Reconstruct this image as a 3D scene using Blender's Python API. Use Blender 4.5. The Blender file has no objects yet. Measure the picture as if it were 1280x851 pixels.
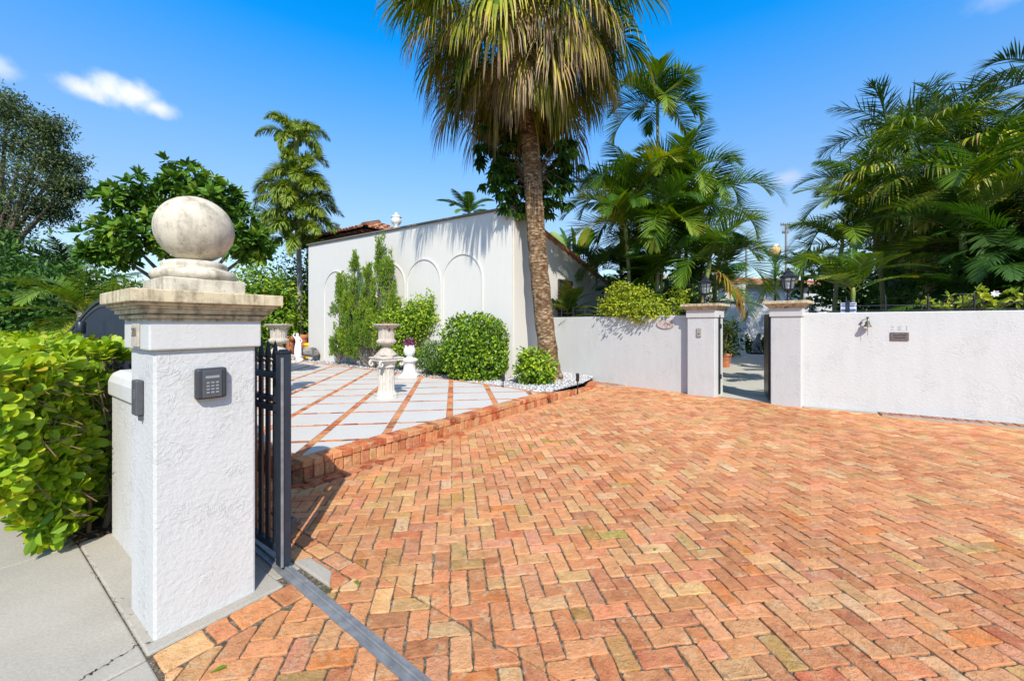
import bpy, math, random
import numpy as np
from mathutils import Vector, Matrix, noise as mnoise

random.seed(7)
rng = np.random.default_rng(7)
S = bpy.context.scene
COL = S.collection
R = math.radians
CAM_H = 1.5
F = 500.0          # focal length in pixels of the 1280 px wide photograph
HOR = 406.0        # row of the horizon
A = R(35.2)        # direction of the driveway gate's axis
SA, CA = math.sin(A), math.cos(A)
TH = 0.17          # height of the tiled terrace


def PQ(p, q, z=0.0):
    """drive frame: p runs into the lot, q runs to the left along the street"""
    return Vector((p * SA - q * CA, p * CA + q * SA, z))


def AT(x, y, Z):
    return Vector(((x - 640) / F * Z, Z, CAM_H - (y - HOR) / F * Z))


def GP(x, y, z0=0.0):
    Z = F * (CAM_H - z0) / (y - HOR)
    return Vector(((x - 640) / F * Z, Z, z0))


PQROT = R(90) - A


# ------------------------------------------------------------------ mesh building
class MB:
    def __init__(self):
        self.v = []; self.n = 0; self.f = []

    def add(self, verts, faces, tint=0.5, mat=0, smooth=False, col=None):
        verts = np.asarray(verts, dtype=np.float32).reshape(-1, 3)
        if isinstance(faces, np.ndarray):
            groups = [faces]
        else:
            d = {}
            idx = {}
            for i, fc in enumerate(faces):
                d.setdefault(len(fc), []).append(fc); idx.setdefault(len(fc), []).append(i)
            groups = [np.array(d[k]) for k in d]
            if np.ndim(tint) > 0:
                tint = np.asarray(tint)
                tints = [tint[idx[k]] for k in d]
            else:
                tints = [tint] * len(groups)
            for g, t in zip(groups, tints):
                self.f.append((g + self.n, np.broadcast_to(np.asarray(t, dtype=np.float32), (len(g),)), mat, smooth, col))
            self.v.append(verts); self.n += len(verts)
            return
        for g in groups:
            self.f.append((g + self.n, np.broadcast_to(np.asarray(tint, dtype=np.float32), (len(g),)), mat, smooth, col))
        self.v.append(verts); self.n += len(verts)

    # --- shapes
    def box(self, c, s, rz=0.0, M=None, **k):
        x, y, z = s[0] / 2, s[1] / 2, s[2] / 2
        P = np.array([(-x, -y, -z), (x, -y, -z), (x, y, -z), (-x, y, -z), (-x, -y, z), (x, -y, z), (x, y, z), (-x, y, z)])
        if M is not None:
            P = P @ np.array(M.to_3x3()).T
        elif rz:
            cc, ss = math.cos(rz), math.sin(rz)
            P = np.stack([P[:, 0] * cc - P[:, 1] * ss, P[:, 0] * ss + P[:, 1] * cc, P[:, 2]], 1)
        P = P + np.array(c)
        self.add(P, np.array([(0, 3, 2, 1), (4, 5, 6, 7), (0, 1, 5, 4), (1, 2, 6, 5), (2, 3, 7, 6), (3, 0, 4, 7)]), **k)

    def prism(self, poly, z0, z1, **k):
        n = len(poly)
        v = [(p[0], p[1], z0) for p in poly] + [(p[0], p[1], z1) for p in poly]
        f = [tuple(range(n - 1, -1, -1)), tuple(range(n, 2 * n))] + [(i, (i + 1) % n, n + (i + 1) % n, n + i) for i in range(n)]
        self.add(v, f, **k)

    def bar(self, a, b, w, h=None, **k):
        a, b = Vector(a), Vector(b); d = b - a; L = d.length
        if L < 1e-6: return
        q = d.to_track_quat('X', 'Z').to_matrix()
        self.box((a + b) / 2, (L, w, h or w), M=q, **k)

    def tube(self, pts, rad, n=8, cap=True, smooth=True, **k):
        pts = [Vector(p) for p in pts]; m = len(pts)
        if np.ndim(rad) == 0: rad = [rad] * m
        V = []; up = Vector((0.13, 0.31, 1)).normalized(); x = None
        for i in range(m):
            t = (pts[min(i + 1, m - 1)] - pts[max(i - 1, 0)]).normalized()
            if x is None:
                x = t.cross(up)
                if x.length < 1e-3: x = t.cross(Vector((1, 0, 0)))
            x = (x - t * x.dot(t)).normalized(); y = t.cross(x)
            for j in range(n):
                an = 2 * math.pi * j / n
                V.append(pts[i] + (x * math.cos(an) + y * math.sin(an)) * rad[i])
        Fc = [(i * n + j, i * n + (j + 1) % n, (i + 1) * n + (j + 1) % n, (i + 1) * n + j) for i in range(m - 1) for j in range(n)]
        self.add([tuple(v) for v in V], np.array(Fc), smooth=smooth, **k)
        if cap:
            self.add([tuple(v) for v in V[:n]], [tuple(range(n - 1, -1, -1))], **k)
            self.add([tuple(v) for v in V[-n:]], [tuple(range(n))], **k)

    def lathe(self, prof, n=24, c=(0, 0, 0), smooth=True, flute=0, fd=0.0, **k):
        V = []
        for r, z in prof:
            for j in range(n):
                an = 2 * math.pi * j / n
                rr = r * (1 - fd * (0.5 + 0.5 * math.cos(an * flute))) if flute else r
                V.append((c[0] + rr * math.cos(an), c[1] + rr * math.sin(an), c[2] + z))
        m = len(prof)
        Fc = [(i * n + j, i * n + (j + 1) % n, (i + 1) * n + (j + 1) % n, (i + 1) * n + j) for i in range(m - 1) for j in range(n)]
        self.add(V, np.array(Fc), smooth=smooth, **k)
        if prof[0][0] > 1e-4: self.add(V[:n], [tuple(range(n - 1, -1, -1))], **k)
        if prof[-1][0] > 1e-4: self.add(V[-n:], [tuple(range(n))], **k)

    def sphere(self, c, r, n=12, **k):
        rr = r if np.ndim(r) else (r, r, r)
        V = []; m = n // 2
        for i in range(m + 1):
            th = math.pi * i / m
            for j in range(n):
                an = 2 * math.pi * j / n
                V.append((c[0] + rr[0] * math.sin(th) * math.cos(an), c[1] + rr[1] * math.sin(th) * math.sin(an), c[2] - rr[2] * math.cos(th)))
        Fc = [(i * n + j, i * n + (j + 1) % n, (i + 1) * n + (j + 1) % n, (i + 1) * n + j) for i in range(m) for j in range(n)]
        self.add(V, np.array(Fc), smooth=True, **k)

    def build(self, name, mats, parent=None, bevel=0.0, loc=None):
        me = bpy.data.meshes.new(name)
        V = np.concatenate(self.v) if self.v else np.zeros((0, 3), np.float32)
        if loc is not None: V = V - np.array(loc, dtype=np.float32)
        sizes = np.concatenate([np.full(len(g), g.shape[1], np.int32) for g, *_ in self.f])
        loops = np.concatenate([g.ravel() for g, *_ in self.f]).astype(np.int32)
        starts = np.concatenate([[0], np.cumsum(sizes)[:-1]]).astype(np.int32)
        me.vertices.add(len(V)); me.vertices.foreach_set('co', V.ravel().astype(np.float32))
        me.loops.add(len(loops)); me.loops.foreach_set('vertex_index', loops)
        me.polygons.add(len(sizes)); me.polygons.foreach_set('loop_start', starts)
        try: me.polygons.foreach_set('loop_total', sizes)
        except Exception: pass
        me.polygons.foreach_set('material_index', np.concatenate([np.full(len(g), m, np.int32) for g, t, m, s, c in self.f]))
        me.polygons.foreach_set('use_smooth', np.concatenate([np.full(len(g), s, bool) for g, t, m, s, c in self.f]))
        at = me.attributes.new('tint', 'FLOAT', 'FACE')
        at.data.foreach_set('value', np.concatenate([t for g, t, m, s, c in self.f]).astype(np.float32))
        if any(c is not None for *_, c in self.f):
            ac = me.attributes.new('col', 'FLOAT_COLOR', 'FACE')
            cc = np.concatenate([np.broadcast_to(np.asarray((1, 1, 1, 1) if c is None else c, np.float32), (len(g), 4)) for g, t, m, s, c in self.f])
            ac.data.foreach_set('color', cc.ravel())
        for m in (mats if isinstance(mats, (list, tuple)) else [mats]): me.materials.append(m)
        me.update(calc_edges=True); me.validate()
        o = bpy.data.objects.new(name, me); COL.objects.link(o)
        if loc is not None: o.location = loc
        if parent is not None:
            o.parent = parent
            # builders work in world space unless the thing is built in its own frame
            if not parent.get('_local'):
                o.matrix_parent_inverse = Matrix.Translation(-Vector(parent.location))
        if bevel:
            b = o.modifiers.new('bevel', 'BEVEL'); b.width = bevel; b.segments = 2; b.limit_method = 'ANGLE'; b.angle_limit = R(40)
        return o


def tag(o, label, cat=None, group=None, kind=None):
    o['label'] = label
    if cat: o['category'] = cat
    if group: o['group'] = group
    if kind: o['kind'] = kind
    return o


def thing(name, label, cat, loc=(0, 0, 0), rz=0.0, group=None, local=False):
    o = bpy.data.objects.new(name, None); COL.objects.link(o)
    o.location = loc; o.rotation_euler = (0, 0, rz); o.empty_display_size = 0.2
    if local: o['_local'] = 1
    return tag(o, label, cat, group)


def copy_thing(o, loc, rz=None, label=None, group=None):
    def rec(x, parent):
        c = x.copy(); COL.objects.link(c); c.parent = parent
        for ch in list(x.children): rec(ch, c)
        return c
    r = rec(o, None); r.location = loc
    if rz is not None: r.rotation_euler = (0, 0, rz)
    if label: r['label'] = label
    if group: r['group'] = group
    return r


# ------------------------------------------------------------------ materials
def srgb(r, g, b):
    f = lambda c: (c / 255 / 12.92) if c / 255 <= 0.04045 else ((c / 255 + 0.055) / 1.055) ** 2.4
    return (f(r), f(g), f(b), 1)


class NT:
    def __init__(self, name):
        self.m = bpy.data.materials.new(name); self.m.use_nodes = True
        self.t = self.m.node_tree; self.n = self.t.nodes; self.l = self.t.links
        self.bsdf = self.n['Principled BSDF']; self.out = self.n['Material Output']

    def new(self, ty, **kw):
        nd = self.n.new(ty)
        for k, v in kw.items():
            if k.startswith('i_'):
                key = k[2:]
                nd.inputs[int(key) if key.isdigit() else key.replace('_', ' ')].default_value = v
            else: setattr(nd, k, v)
        return nd

    def link(self, a, b): self.l.new(a, b)

    def coord(self, kind='Object', scale=None):
        tc = self.new('ShaderNodeTexCoord')
        if scale is None: return tc.outputs[kind]
        mp = self.new('ShaderNodeMapping'); mp.inputs['Scale'].default_value = scale
        self.link(tc.outputs[kind], mp.inputs[0]); return mp.outputs[0]

    def noise(self, vec, scale, detail=4, rough=.55, dist=0.0):
        nd = self.new('ShaderNodeTexNoise'); nd.inputs['Scale'].default_value = scale
        nd.inputs['Detail'].default_value = detail; nd.inputs['Roughness'].default_value = rough
        nd.inputs['Distortion'].default_value = dist
        if vec is not None: self.link(vec, nd.inputs['Vector'])
        return nd.outputs['Fac']

    def ramp(self, fac, stops):
        nd = self.new('ShaderNodeValToRGB'); e = nd.color_ramp.elements
        while len(e) < len(stops): e.new(0.5)
        for x, (p, c) in zip(e, stops):
            x.position = p; x.color = c if len(c) == 4 else (*c, 1)
        self.link(fac, nd.inputs[0]); return nd.outputs[0]

    def mix(self, fac, a, b, mode='MIX'):
        nd = self.new('ShaderNodeMix', data_type='RGBA', blend_type=mode)
        for s, v in ((0, fac), (6, a), (7, b)):
            if hasattr(v, 'is_output'): self.link(v, nd.inputs[s])
            else: nd.inputs[s].default_value = v
        return nd.outputs[2]

    def math(self, op, a, b=0.0, c=None):
        nd = self.new('ShaderNodeMath', operation=op)
        for i, v in enumerate((a, b) if c is None else (a, b, c)):
            if hasattr(v, 'is_output'): self.link(v, nd.inputs[i])
            else: nd.inputs[i].default_value = v
        return nd.outputs[0]

    def bump(self, h, strength=.5, dist=.01, normal=None):
        nd = self.new('ShaderNodeBump'); nd.inputs['Strength'].default_value = strength; nd.inputs['Distance'].default_value = dist
        self.link(h, nd.inputs['Height'])
        if normal is not None: self.link(normal, nd.inputs['Normal'])
        return nd.outputs[0]

    def set(self, color=None, rough=None, normal=None, metal=None, spec=None):
        b = self.bsdf.inputs
        for key, v in (('Base Color', color), ('Roughness', rough), ('Normal', normal), ('Metallic', metal), ('Specular IOR Level', spec)):
            if v is None: continue
            if hasattr(v, 'is_output'): self.link(v, b[key])
            else: b[key].default_value = v
        return self.m


def plain(name, c, rough=.6, metal=0.0, var=.15, scale=20, bump=.15, bd=.003, spec=.4):
    t = NT(name); co = t.coord()
    n = t.noise(co, scale, 5)
    lo = tuple(x * (1 - var) for x in c[:3]) + (1,); hi = tuple(min(1, x * (1 + var)) for x in c[:3]) + (1,)
    return t.set(t.ramp(n, [(.3, lo), (.7, hi)]), rough, t.bump(t.noise(co, scale * 4, 4), bump, bd), metal, spec)


def stucco(name, c, s=1.0, strength=.7, dist=.008, dirt=.1):
    t = NT(name); co = t.coord('Object')
    warp = t.noise(co, 3 * s, 3)
    n1 = t.noise(co, 9 * s, 5, .55, 1.4)
    ridge = t.math('ABSOLUTE', t.math('SUBTRACT', n1, .5))
    r = t.ramp(ridge, [(0.0, (1, 1, 1)), (.02, (.35, .35, .35)), (.07, (0, 0, 0))])
    patch = t.ramp(warp, [(.46, (0, 0, 0)), (.66, (1, 1, 1))])
    rr = t.math('MULTIPLY', r, patch)
    n2 = t.noise(co, 26 * s, 6, .6)
    h = t.math('ADD', t.math('MULTIPLY', rr, .6), t.math('MULTIPLY', n2, .9))
    h = t.math('ADD', h, t.math('MULTIPLY', t.noise(co, 130 * s, 3), .12))
    st = t.noise(t.coord('Object', (2, 2, .35)), 3, 5, .65)
    d = tuple(x * (1 - dirt) for x in c[:3]) + (1,)
    colr = t.ramp(st, [(.35, d), (.6, c)])
    return t.set(colr, .85, t.bump(h, strength, dist), 0, .2)


def foliage(name, stops, trans=.3, rough=.45, spec=.35, var=.25):
    """leaf: colour from the tint each leaf carries, light shining through"""
    t = NT(name)
    at = t.new('ShaderNodeAttribute', attribute_name='tint')
    co = t.coord('Object')
    n = t.noise(co, 2.2, 3)
    f = t.math('ADD', at.outputs['Fac'], t.math('MULTIPLY', t.math('SUBTRACT', n, .5), var))
    c = t.ramp(f, stops)
    t.set(c, rough, None, 0, spec)
    tr = t.new('ShaderNodeBsdfTranslucent')
    hs = t.new('ShaderNodeHueSaturation'); hs.inputs['Saturation'].default_value = 1.1; hs.inputs['Value'].default_value = 1.35; hs.inputs['Hue'].default_value = .49
    t.link(c, hs.inputs['Color']); t.link(hs.outputs[0], tr.inputs['Color'])
    mx = t.new('ShaderNodeMixShader'); mx.inputs[0].default_value = trans
    t.link(t.bsdf.outputs[0], mx.inputs[1]); t.link(tr.outputs[0], mx.inputs[2]); t.link(mx.outputs[0], t.out.inputs['Surface'])
    return t.m


WHITE = (.555, .545, .52, 1)
M = {}
M['stucco'] = stucco('white_stucco', WHITE, 1.5, .62, .009, .04)
M['stucco_wall'] = stucco('white_wall_stucco', (.55, .553, .535, 1), 1.15, .5, .010, .05)
M['stucco_house'] = stucco('house_stucco', (.66, .635, .585, 1), 2.0, .15, .006, .02)
M['stucco_band'] = stucco('smooth_white_stucco', WHITE, 1.8, .28, .006, .05)
M['trim'] = plain('cream_trim', (.68, .64, .54, 1), .8, var=.08)
M['iron'] = plain('dark_iron', (.022, .026, .036, 1), .38, .3, .25, 30, .08, .001, .5)
M['black'] = plain('black_plastic', (.02, .02, .022, 1), .45, 0, .2)
M['navy'] = plain('navy_painted_metal', (.026, .034, .052, 1), .42, .2, .15, 12, .05, .001, .5)
M['grey_plastic'] = plain('grey_plastic', (.042, .044, .050, 1), .5, 0, .1, 60, .2, .0006)
M['mid_plastic'] = plain('mid_grey_plastic', (.075, .078, .083, 1), .5, 0, .1, 60, .2, .0006)
M['light_key'] = plain('pale_key', (.24, .25, .27, 1), .5, 0, .1)
M['taupe'] = plain('taupe_plastic', (.34, .31, .27, 1), .5, 0, .1)
M['steel'] = plain('track_steel', (.22, .225, .23, 1), .5, .25, .25, 14, .25, .002, .5)
M['bronze'] = plain('aged_bronze', (.12, .105, .085, 1), .5, .35, .3, 30, .2, .002)
M['whitepaint'] = plain('white_painted_stone', (.72, .71, .69, 1), .6, 0, .06, 14, .2, .004)
M['terracotta'] = plain('terracotta', (.42, .15, .07, 1), .8, 0, .25, 9, .2, .004)
M['yellowpot'] = plain('yellow_glaze', (.75, .48, .03, 1), .35, 0, .1)
M['darkwood'] = plain('dark_rafter_wood', (.06, .035, .022, 1), .7, 0, .3)
M['glass_dark'] = plain('dark_window', (.02, .025, .03, 1), .12, 0, .1, spec=.6, bump=0)
M['grey_stone'] = plain('mottled_grey_stone', (.22, .21, .20, 1), .85, 0, .55, 14, .4, .01)
M['paint_grey'] = plain('grey_lettering', (.45, .45, .47, 1), .8, 0, .1)
M['blue'] = plain('sign_blue', (.05, .13, .38, 1), .5, 0, .05)
M['amber'] = plain('amber_globe', (.80, .55, .22, 1), .3, 0, .1)
M['pebble'] = None
M['purple'] = foliage('purple_petal', [(0, (.12, .02, .07)), (1, (.30, .07, .18))], .2)
M['petal'] = plain('white_petal', (.8, .8, .8, 1), .6, 0, .05)
M['soil'] = plain('dark_soil', (.055, .04, .028, 1), .95, 0, .5, 12, .7, .02)


def mat_stone(name, c, stain=(.12, .105, .08, 1), amt=.5):
    """weathered cast stone: streaks run down, dark growth in blotches"""
    t = NT(name); co = t.coord('Object')
    s1 = t.noise(t.coord('Object', (9, 9, 1.2)), 2.2, 5, .65)
    s2 = t.noise(co, 14, 8, .7)
    m = t.ramp(t.math('MULTIPLY', s1, s2), [(.20, (0, 0, 0)), (.40, (amt, amt, amt))])
    base = t.ramp(t.noise(co, 5, 4), [(.3, tuple(x * .86 for x in c[:3])), (.7, c)])
    pit = t.ramp(t.noise(co, 70, 3), [(.27, (.45, .4, .33)), (.34, (1, 1, 1))])
    colr = t.mix(1.0, t.mix(m, base, stain), pit, 'MULTIPLY')
    return t.set(colr, .9, t.bump(t.math('ADD', s2, t.noise(co, 60, 3)), .25, .005), 0, .15)


M['stone'] = mat_stone('weathered_cast_stone', (.64, .57, .45, 1), (.20, .17, .12, 1), amt=.8)
M['stone_cap'] = mat_stone('weathered_cream_capstone', (.66, .55, .36, 1), (.11, .085, .05, 1), .95)
M['urn_stone'] = mat_stone('old_urn_stone', (.56, .49, .40, 1), (.25, .21, .17, 1), .6)
M['pedestal'] = mat_stone('chipped_white_pedestal', (.66, .62, .54, 1), (.26, .2, .14, 1), .5)

# bricks
def mat_brick(name, rough=.85):
    t = NT(name); co = t.coord('Object')
    at = t.new('ShaderNodeAttribute', attribute_name='col')
    n1 = t.noise(co, 17, 8, .72, .5)
    n2 = t.noise(co, 4.5, 4, .6)
    c = t.mix(1.0, at.outputs['Color'], t.ramp(n1, [(.26, (.50, .43, .36)), (.40, (.86, .83, .78)), (.52, (1.02, 1.02, 1.02)), (.74, (1.25, 1.24, 1.20))]), 'MULTIPLY')
    lowf = t.noise(co, .55, 5, .6)
    c = t.mix(1.0, c, t.ramp(lowf, [(.30, (.80, .74, .68)), (.48, (1, .98, .96)), (.70, (1.13, 1.14, 1.14))]), 'MULTIPLY')
    blush = t.ramp(t.noise(co, 11, 3, .5), [(.40, (0, 0, 0)), (.62, (.45, .45, .45))])
    c = t.mix(blush, c, (.62, .30, .13, 1))
    pale = t.ramp(t.noise(co, 9, 5, .7), [(.54, (0, 0, 0)), (.70, (.6, .6, .6))])
    c = t.mix(pale, c, (.66, .50, .30, 1))
    grime = t.ramp(t.math('MULTIPLY', n2, t.noise(co, 30, 5, .7)), [(.31, (0, 0, 0)), (.47, (.75, .75, .75))])
    c = t.mix(grime, c, (.13, .09, .055, 1))
    pit = t.ramp(t.noise(co, 95, 4, .7), [(.30, (.35, .28, .22)), (.38, (1, 1, 1))])
    c = t.mix(1.0, c, pit, 'MULTIPLY')
    h = t.math('ADD', t.noise(co, 45, 6, .65), t.math('MULTIPLY', t.noise(co, 160, 3), .5))
    return t.set(c, rough, t.bump(t.math('ADD', h, t.math('MULTIPLY', n1, 1.6)), .85, .012), 0, .15)


M['brick'] = mat_brick('old_brick')

def mat_sand():
    t = NT('joint_sand'); co = t.coord('Object')
    n = t.noise(co, 60, 6, .7); g = t.noise(co, 1.6, 4)
    c = t.ramp(n, [(.3, (.04, .03, .02)), (.5, (.12, .095, .065)), (.68, (.36, .31, .24))])
    moss = t.ramp(g, [(.56, (0, 0, 0)), (.68, (.55, .55, .55))])
    c = t.mix(moss, c, (.05, .075, .012, 1))
    return t.set(c, .95, t.bump(n, .8, .01), 0, .1)


M['sand'] = mat_sand()


def mat_concrete(name, c, dark, s=1.0, spots=True):
    t = NT(name); co = t.coord('Object')
    n = t.noise(co, 1.7 * s, 6, .62); f = t.noise(co, 80, 4, .7)
    cc = t.ramp(n, [(.32, dark), (.62, c)])
    cc = t.mix(.55, cc, t.ramp(f, [(.3, tuple(x * .7 for x in c[:3])), (.65, tuple(min(1, x * 1.1) for x in c[:3]))]))
    st = t.ramp(t.noise(co, 3.3, 6, .7), [(.62, (0, 0, 0)), (.78, (.45, .45, .45))])
    if spots: cc = t.mix(st, cc, tuple(x * .45 for x in c[:3]) + (1,))
    return t.set(cc, .9, t.bump(t.math('ADD', f, t.noise(co, 12, 4)), .3, .004), 0, .2)


M['sidewalk'] = mat_concrete('sidewalk_concrete', (.405, .37, .31, 1), (.26, .235, .19, 1))
M['courtyard'] = mat_concrete('courtyard_concrete', (.50, .48, .42, 1), (.40, .38, .33, 1))
M['tile'] = mat_concrete('pale_grey_paver', (.56, .54, .50, 1), (.47, .455, .42, 1), .8, False)
M['asphalt'] = mat_concrete('asphalt', (.05, .05, .05, 1), (.035, .035, .035, 1))


def mat_pebble():
    t = NT('white_pebbles')
    at = t.new('ShaderNodeAttribute', attribute_name='tint')
    return t.set(t.ramp(at.outputs['Fac'], [(0, (.16, .155, .15)), (.35, (.40, .39, .385)), (1, (.70, .69, .68))]), .7)


M['pebble'] = mat_pebble()


def mat_ground():
    t = NT('ground_soil'); co = t.coord('Object'); n = t.noise(co, .8, 8, .7)
    return t.set(t.ramp(n, [(.3, (.05, .045, .025)), (.6, (.06, .085, .025)), (.8, (.12, .10, .06))]), .95, t.bump(t.noise(co, 20, 5), .6, .03))


M['ground'] = mat_ground()


def mat_rooftile():
    t = NT('clay_roof_tile')
    at = t.new('ShaderNodeAttribute', attribute_name='tint'); co = t.coord('Object')
    c = t.ramp(at.outputs['Fac'], [(0, (.12, .07, .045)), (.35, (.36, .13, .06)), (.7, (.48, .19, .08)), (1, (.55, .38, .22))])
    d = t.ramp(t.noise(co, 5, 6, .7), [(.32, (.55, .5, .46)), (.55, (1, 1, 1))])
    return t.set(t.mix(1.0, c, d, 'MULTIPLY'), .85, t.bump(t.noise(co, 30, 4), .3, .01))


M['rooftile'] = mat_rooftile()


def mat_palmtrunk():
    t = NT('sabal_bark')
    co = t.coord('Object', (1.0, 1.0, 1.5)); co2 = t.coord('Object', (1.0, 1.0, 2.3))
    wv = t.new('ShaderNodeTexNoise'); wv.inputs['Scale'].default_value = 7; wv.inputs['Detail'].default_value = 4; t.link(co, wv.inputs['Vector'])
    vm = t.new('ShaderNodeVectorMath', operation='SCALE'); vm.inputs['Scale'].default_value = .16; t.link(wv.outputs['Color'], vm.inputs[0])
    va = t.new('ShaderNodeVectorMath', operation='ADD'); t.link(co2, va.inputs[0]); t.link(vm.outputs[0], va.inputs[1])
    v = t.new('ShaderNodeTexVoronoi'); v.inputs['Scale'].default_value = 10; t.link(va.outputs[0], v.inputs['Vector'])
    sx = t.new('ShaderNodeSeparateColor'); t.link(v.outputs['Color'], sx.inputs[0])
    big = t.noise(co, 2.2, 5, .65, .6); flake = t.noise(co2, 16, 7, .74, 1.0)
    c = t.ramp(sx.outputs[0], [(.08, (.19, .12, .07)), (.22, (.34, .225, .13)), (.40, (.44, .31, .18)), (.70, (.50, .37, .225)), (.95, (.58, .46, .31))])
    c = t.mix(1.0, c, t.ramp(flake, [(.32, (.45, .40, .35)), (.46, (.92, .90, .88)), (.66, (1.12, 1.1, 1.08))]), 'MULTIPLY')
    c = t.mix(t.ramp(big, [(.42, (0, 0, 0)), (.66, (.8, .8, .8))]), c, (.20, .125, .07, 1))
    edge = t.ramp(v.outputs['Distance'], [(.34, (1, 1, 1)), (.60, (.55, .48, .42))])
    c = t.mix(1.0, c, edge, 'MULTIPLY')
    h = t.math('ADD', t.math('MULTIPLY', sx.outputs[0], .7), t.math('MULTIPLY', flake, 1.1))
    return t.set(c, .92, t.bump(h, 1.0, .04), 0, .1)


M['sabal_bark'] = mat_palmtrunk()


def mat_ringed(name, a, b, s=9):
    t = NT(name); co = t.coord('Object')
    w = t.new('ShaderNodeTexWave', wave_type='BANDS', bands_direction='Z'); w.inputs['Scale'].default_value = s; w.inputs['Distortion'].default_value = 1.2
    t.link(co, w.inputs['Vector'])
    n = t.noise(co, 5, 4)
    c = t.mix(t.ramp(w.outputs['Fac'], [(.82, (0, 0, 0)), (.95, (1, 1, 1))]), t.ramp(n, [(.3, a), (.7, b)]), tuple(x * .45 for x in a) + (1,))
    return t.set(c, .7, t.bump(w.outputs['Fac'], .3, .01), 0, .25)


M['areca_stem'] = mat_ringed('ringed_palm_stem', (.17, .16, .06), (.34, .31, .15))
M['grey_stem'] = mat_ringed('grey_palm_stem', (.20, .18, .15), (.36, .33, .28))
M['shaft'] = plain('green_crownshaft', (.19, .24, .05, 1), .45, 0, .3, 4, .1)
M['bark'] = plain('tree_bark', (.14, .11, .085, 1), .9, 0, .4, 12, .8, .02)
M['twig'] = plain('shrub_twig', (.16, .11, .06, 1), .9, 0, .3)

M['hedge'] = foliage('glossy_hedge_leaf', [(0, (.08, .17, .012)), (.4, (.22, .36, .014)), (.75, (.40, .50, .022)), (.93, (.50, .52, .04)), (1, (.46, .30, .03))], .32, .46, .3)
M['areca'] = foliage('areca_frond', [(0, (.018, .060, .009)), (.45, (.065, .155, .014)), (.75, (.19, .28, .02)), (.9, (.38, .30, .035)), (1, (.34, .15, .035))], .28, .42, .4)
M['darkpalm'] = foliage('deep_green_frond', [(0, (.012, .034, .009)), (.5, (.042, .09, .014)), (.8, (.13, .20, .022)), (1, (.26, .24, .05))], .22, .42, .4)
M['sabal'] = foliage('sabal_fan', [(0, (.025, .06, .010)), (.35, (.085, .15, .014)), (.54, (.28, .32, .02)), (.67, (.54, .46, .06)), (.80, (.42, .28, .13)), (1, (.17, .11, .06))], .25, .5, .3, .18)
M['ficus'] = foliage('clipped_shrub_leaf', [(0, (.03, .085, .010)), (.5, (.10, .21, .014)), (.85, (.26, .39, .02)), (1, (.42, .50, .03))], .25, .42, .35)
M['lime'] = foliage('lime_shrub_leaf', [(0, (.08, .15, .012)), (.5, (.22, .31, .018)), (1, (.46, .47, .03))], .30, .4, .4)
M['juniper'] = foliage('juniper_spray', [(0, (.045, .10, .014)), (.5, (.14, .25, .022)), (1, (.30, .38, .035))], .15, .6, .2)
M['foxtail'] = foliage('plumed_frond', [(0, (.07, .13, .02)), (.5, (.18, .26, .035)), (1, (.34, .40, .06))], .25, .5, .25)
M['broad'] = foliage('broad_dark_leaf', [(0, (.02, .055, .012)), (.5, (.055, .14, .018)), (.85, (.13, .25, .025)), (1, (.25, .34, .035))], .2, .5, .22)
M['oak'] = foliage('grey_green_leaf', [(0, (.028, .05, .02)), (.5, (.08, .12, .04)), (1, (.18, .22, .075))], .22, .5, .3)
M['grass'] = foliage('strap_leaf', [(0, (.05, .10, .02)), (1, (.22, .28, .06))], .25)

EXPOSURE = 0.40
BRICK_GAIN = 0.89
# ------------------------------------------------------------------ vegetation
def nrm(a):
    return a / np.maximum(np.linalg.norm(a, axis=-1, keepdims=True), 1e-9)


def runit(n):
    return nrm(rng.normal(size=(n, 3)))


def leaves(mb, P, D, N, L, W, tint, fold=.18, curl=.12, mode=1, mat=0):
    """n leaves at P pointing along D with face normal about N. mode 0: one folded quad, 1: two quads, 2: rounded, cupped leaf"""
    n = len(P)
    L = np.broadcast_to(np.asarray(L, float), (n,))[:, None]; W = np.broadcast_to(np.asarray(W, float), (n,))[:, None]
    D = nrm(D); Sd = nrm(np.cross(D, N)); N = np.cross(Sd, D)
    if mode == 0:
        V = np.stack([P, P + D * L * .5 + Sd * W * .5 + N * fold * W, P + D * L - N * curl * L, P + D * L * .5 - Sd * W * .5 + N * fold * W], 1)
        Fq = np.arange(n * 4).reshape(n, 4); T = tint
    elif mode == 1:
        a = D * L * .34; b = D * L * .70
        V = np.stack([P, P + a + Sd * W * .48 + N * fold * W, P + b + Sd * W * .40 + N * (fold * W - curl * .4 * L), P + D * L - N * curl * L,
                      P + b - Sd * W * .40 + N * (fold * W - curl * .4 * L), P + a - Sd * W * .48 + N * fold * W], 1)
        o = np.arange(n)[:, None] * 6
        Fq = np.concatenate([o + np.array([[0, 3, 2, 1]]), o + np.array([[0, 5, 4, 3]])]); T = np.tile(tint, 2)
    else:
        ts = [0, .2, .45, .68, .86, .97, 1.0]; ws = [.07, .30, .72, .98, .88, .5, .12]
        rows = []
        for t, w in zip(ts, ws):
            c = P + D * L * t - N * (curl * L * t * t)
            rows += [c + Sd * W * .5 * w + N * fold * W * w, c, c - Sd * W * .5 * w + N * fold * W * w]
        V = np.stack(rows, 1); m = len(ts)
        q = []
        for i in range(m - 1):
            q += [[i * 3, i * 3 + 1, i * 3 + 4, i * 3 + 3], [i * 3 + 1, i * 3 + 2, i * 3 + 5, i * 3 + 4]]
        o = np.arange(n)[:, None] * (3 * m)
        Fq = np.concatenate([o + np.array([k]) for k in q]); T = np.tile(tint, len(q))
    mb.add(V.reshape(-1, 3), Fq, tint=T, mat=mat, smooth=(mode == 2))


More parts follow.
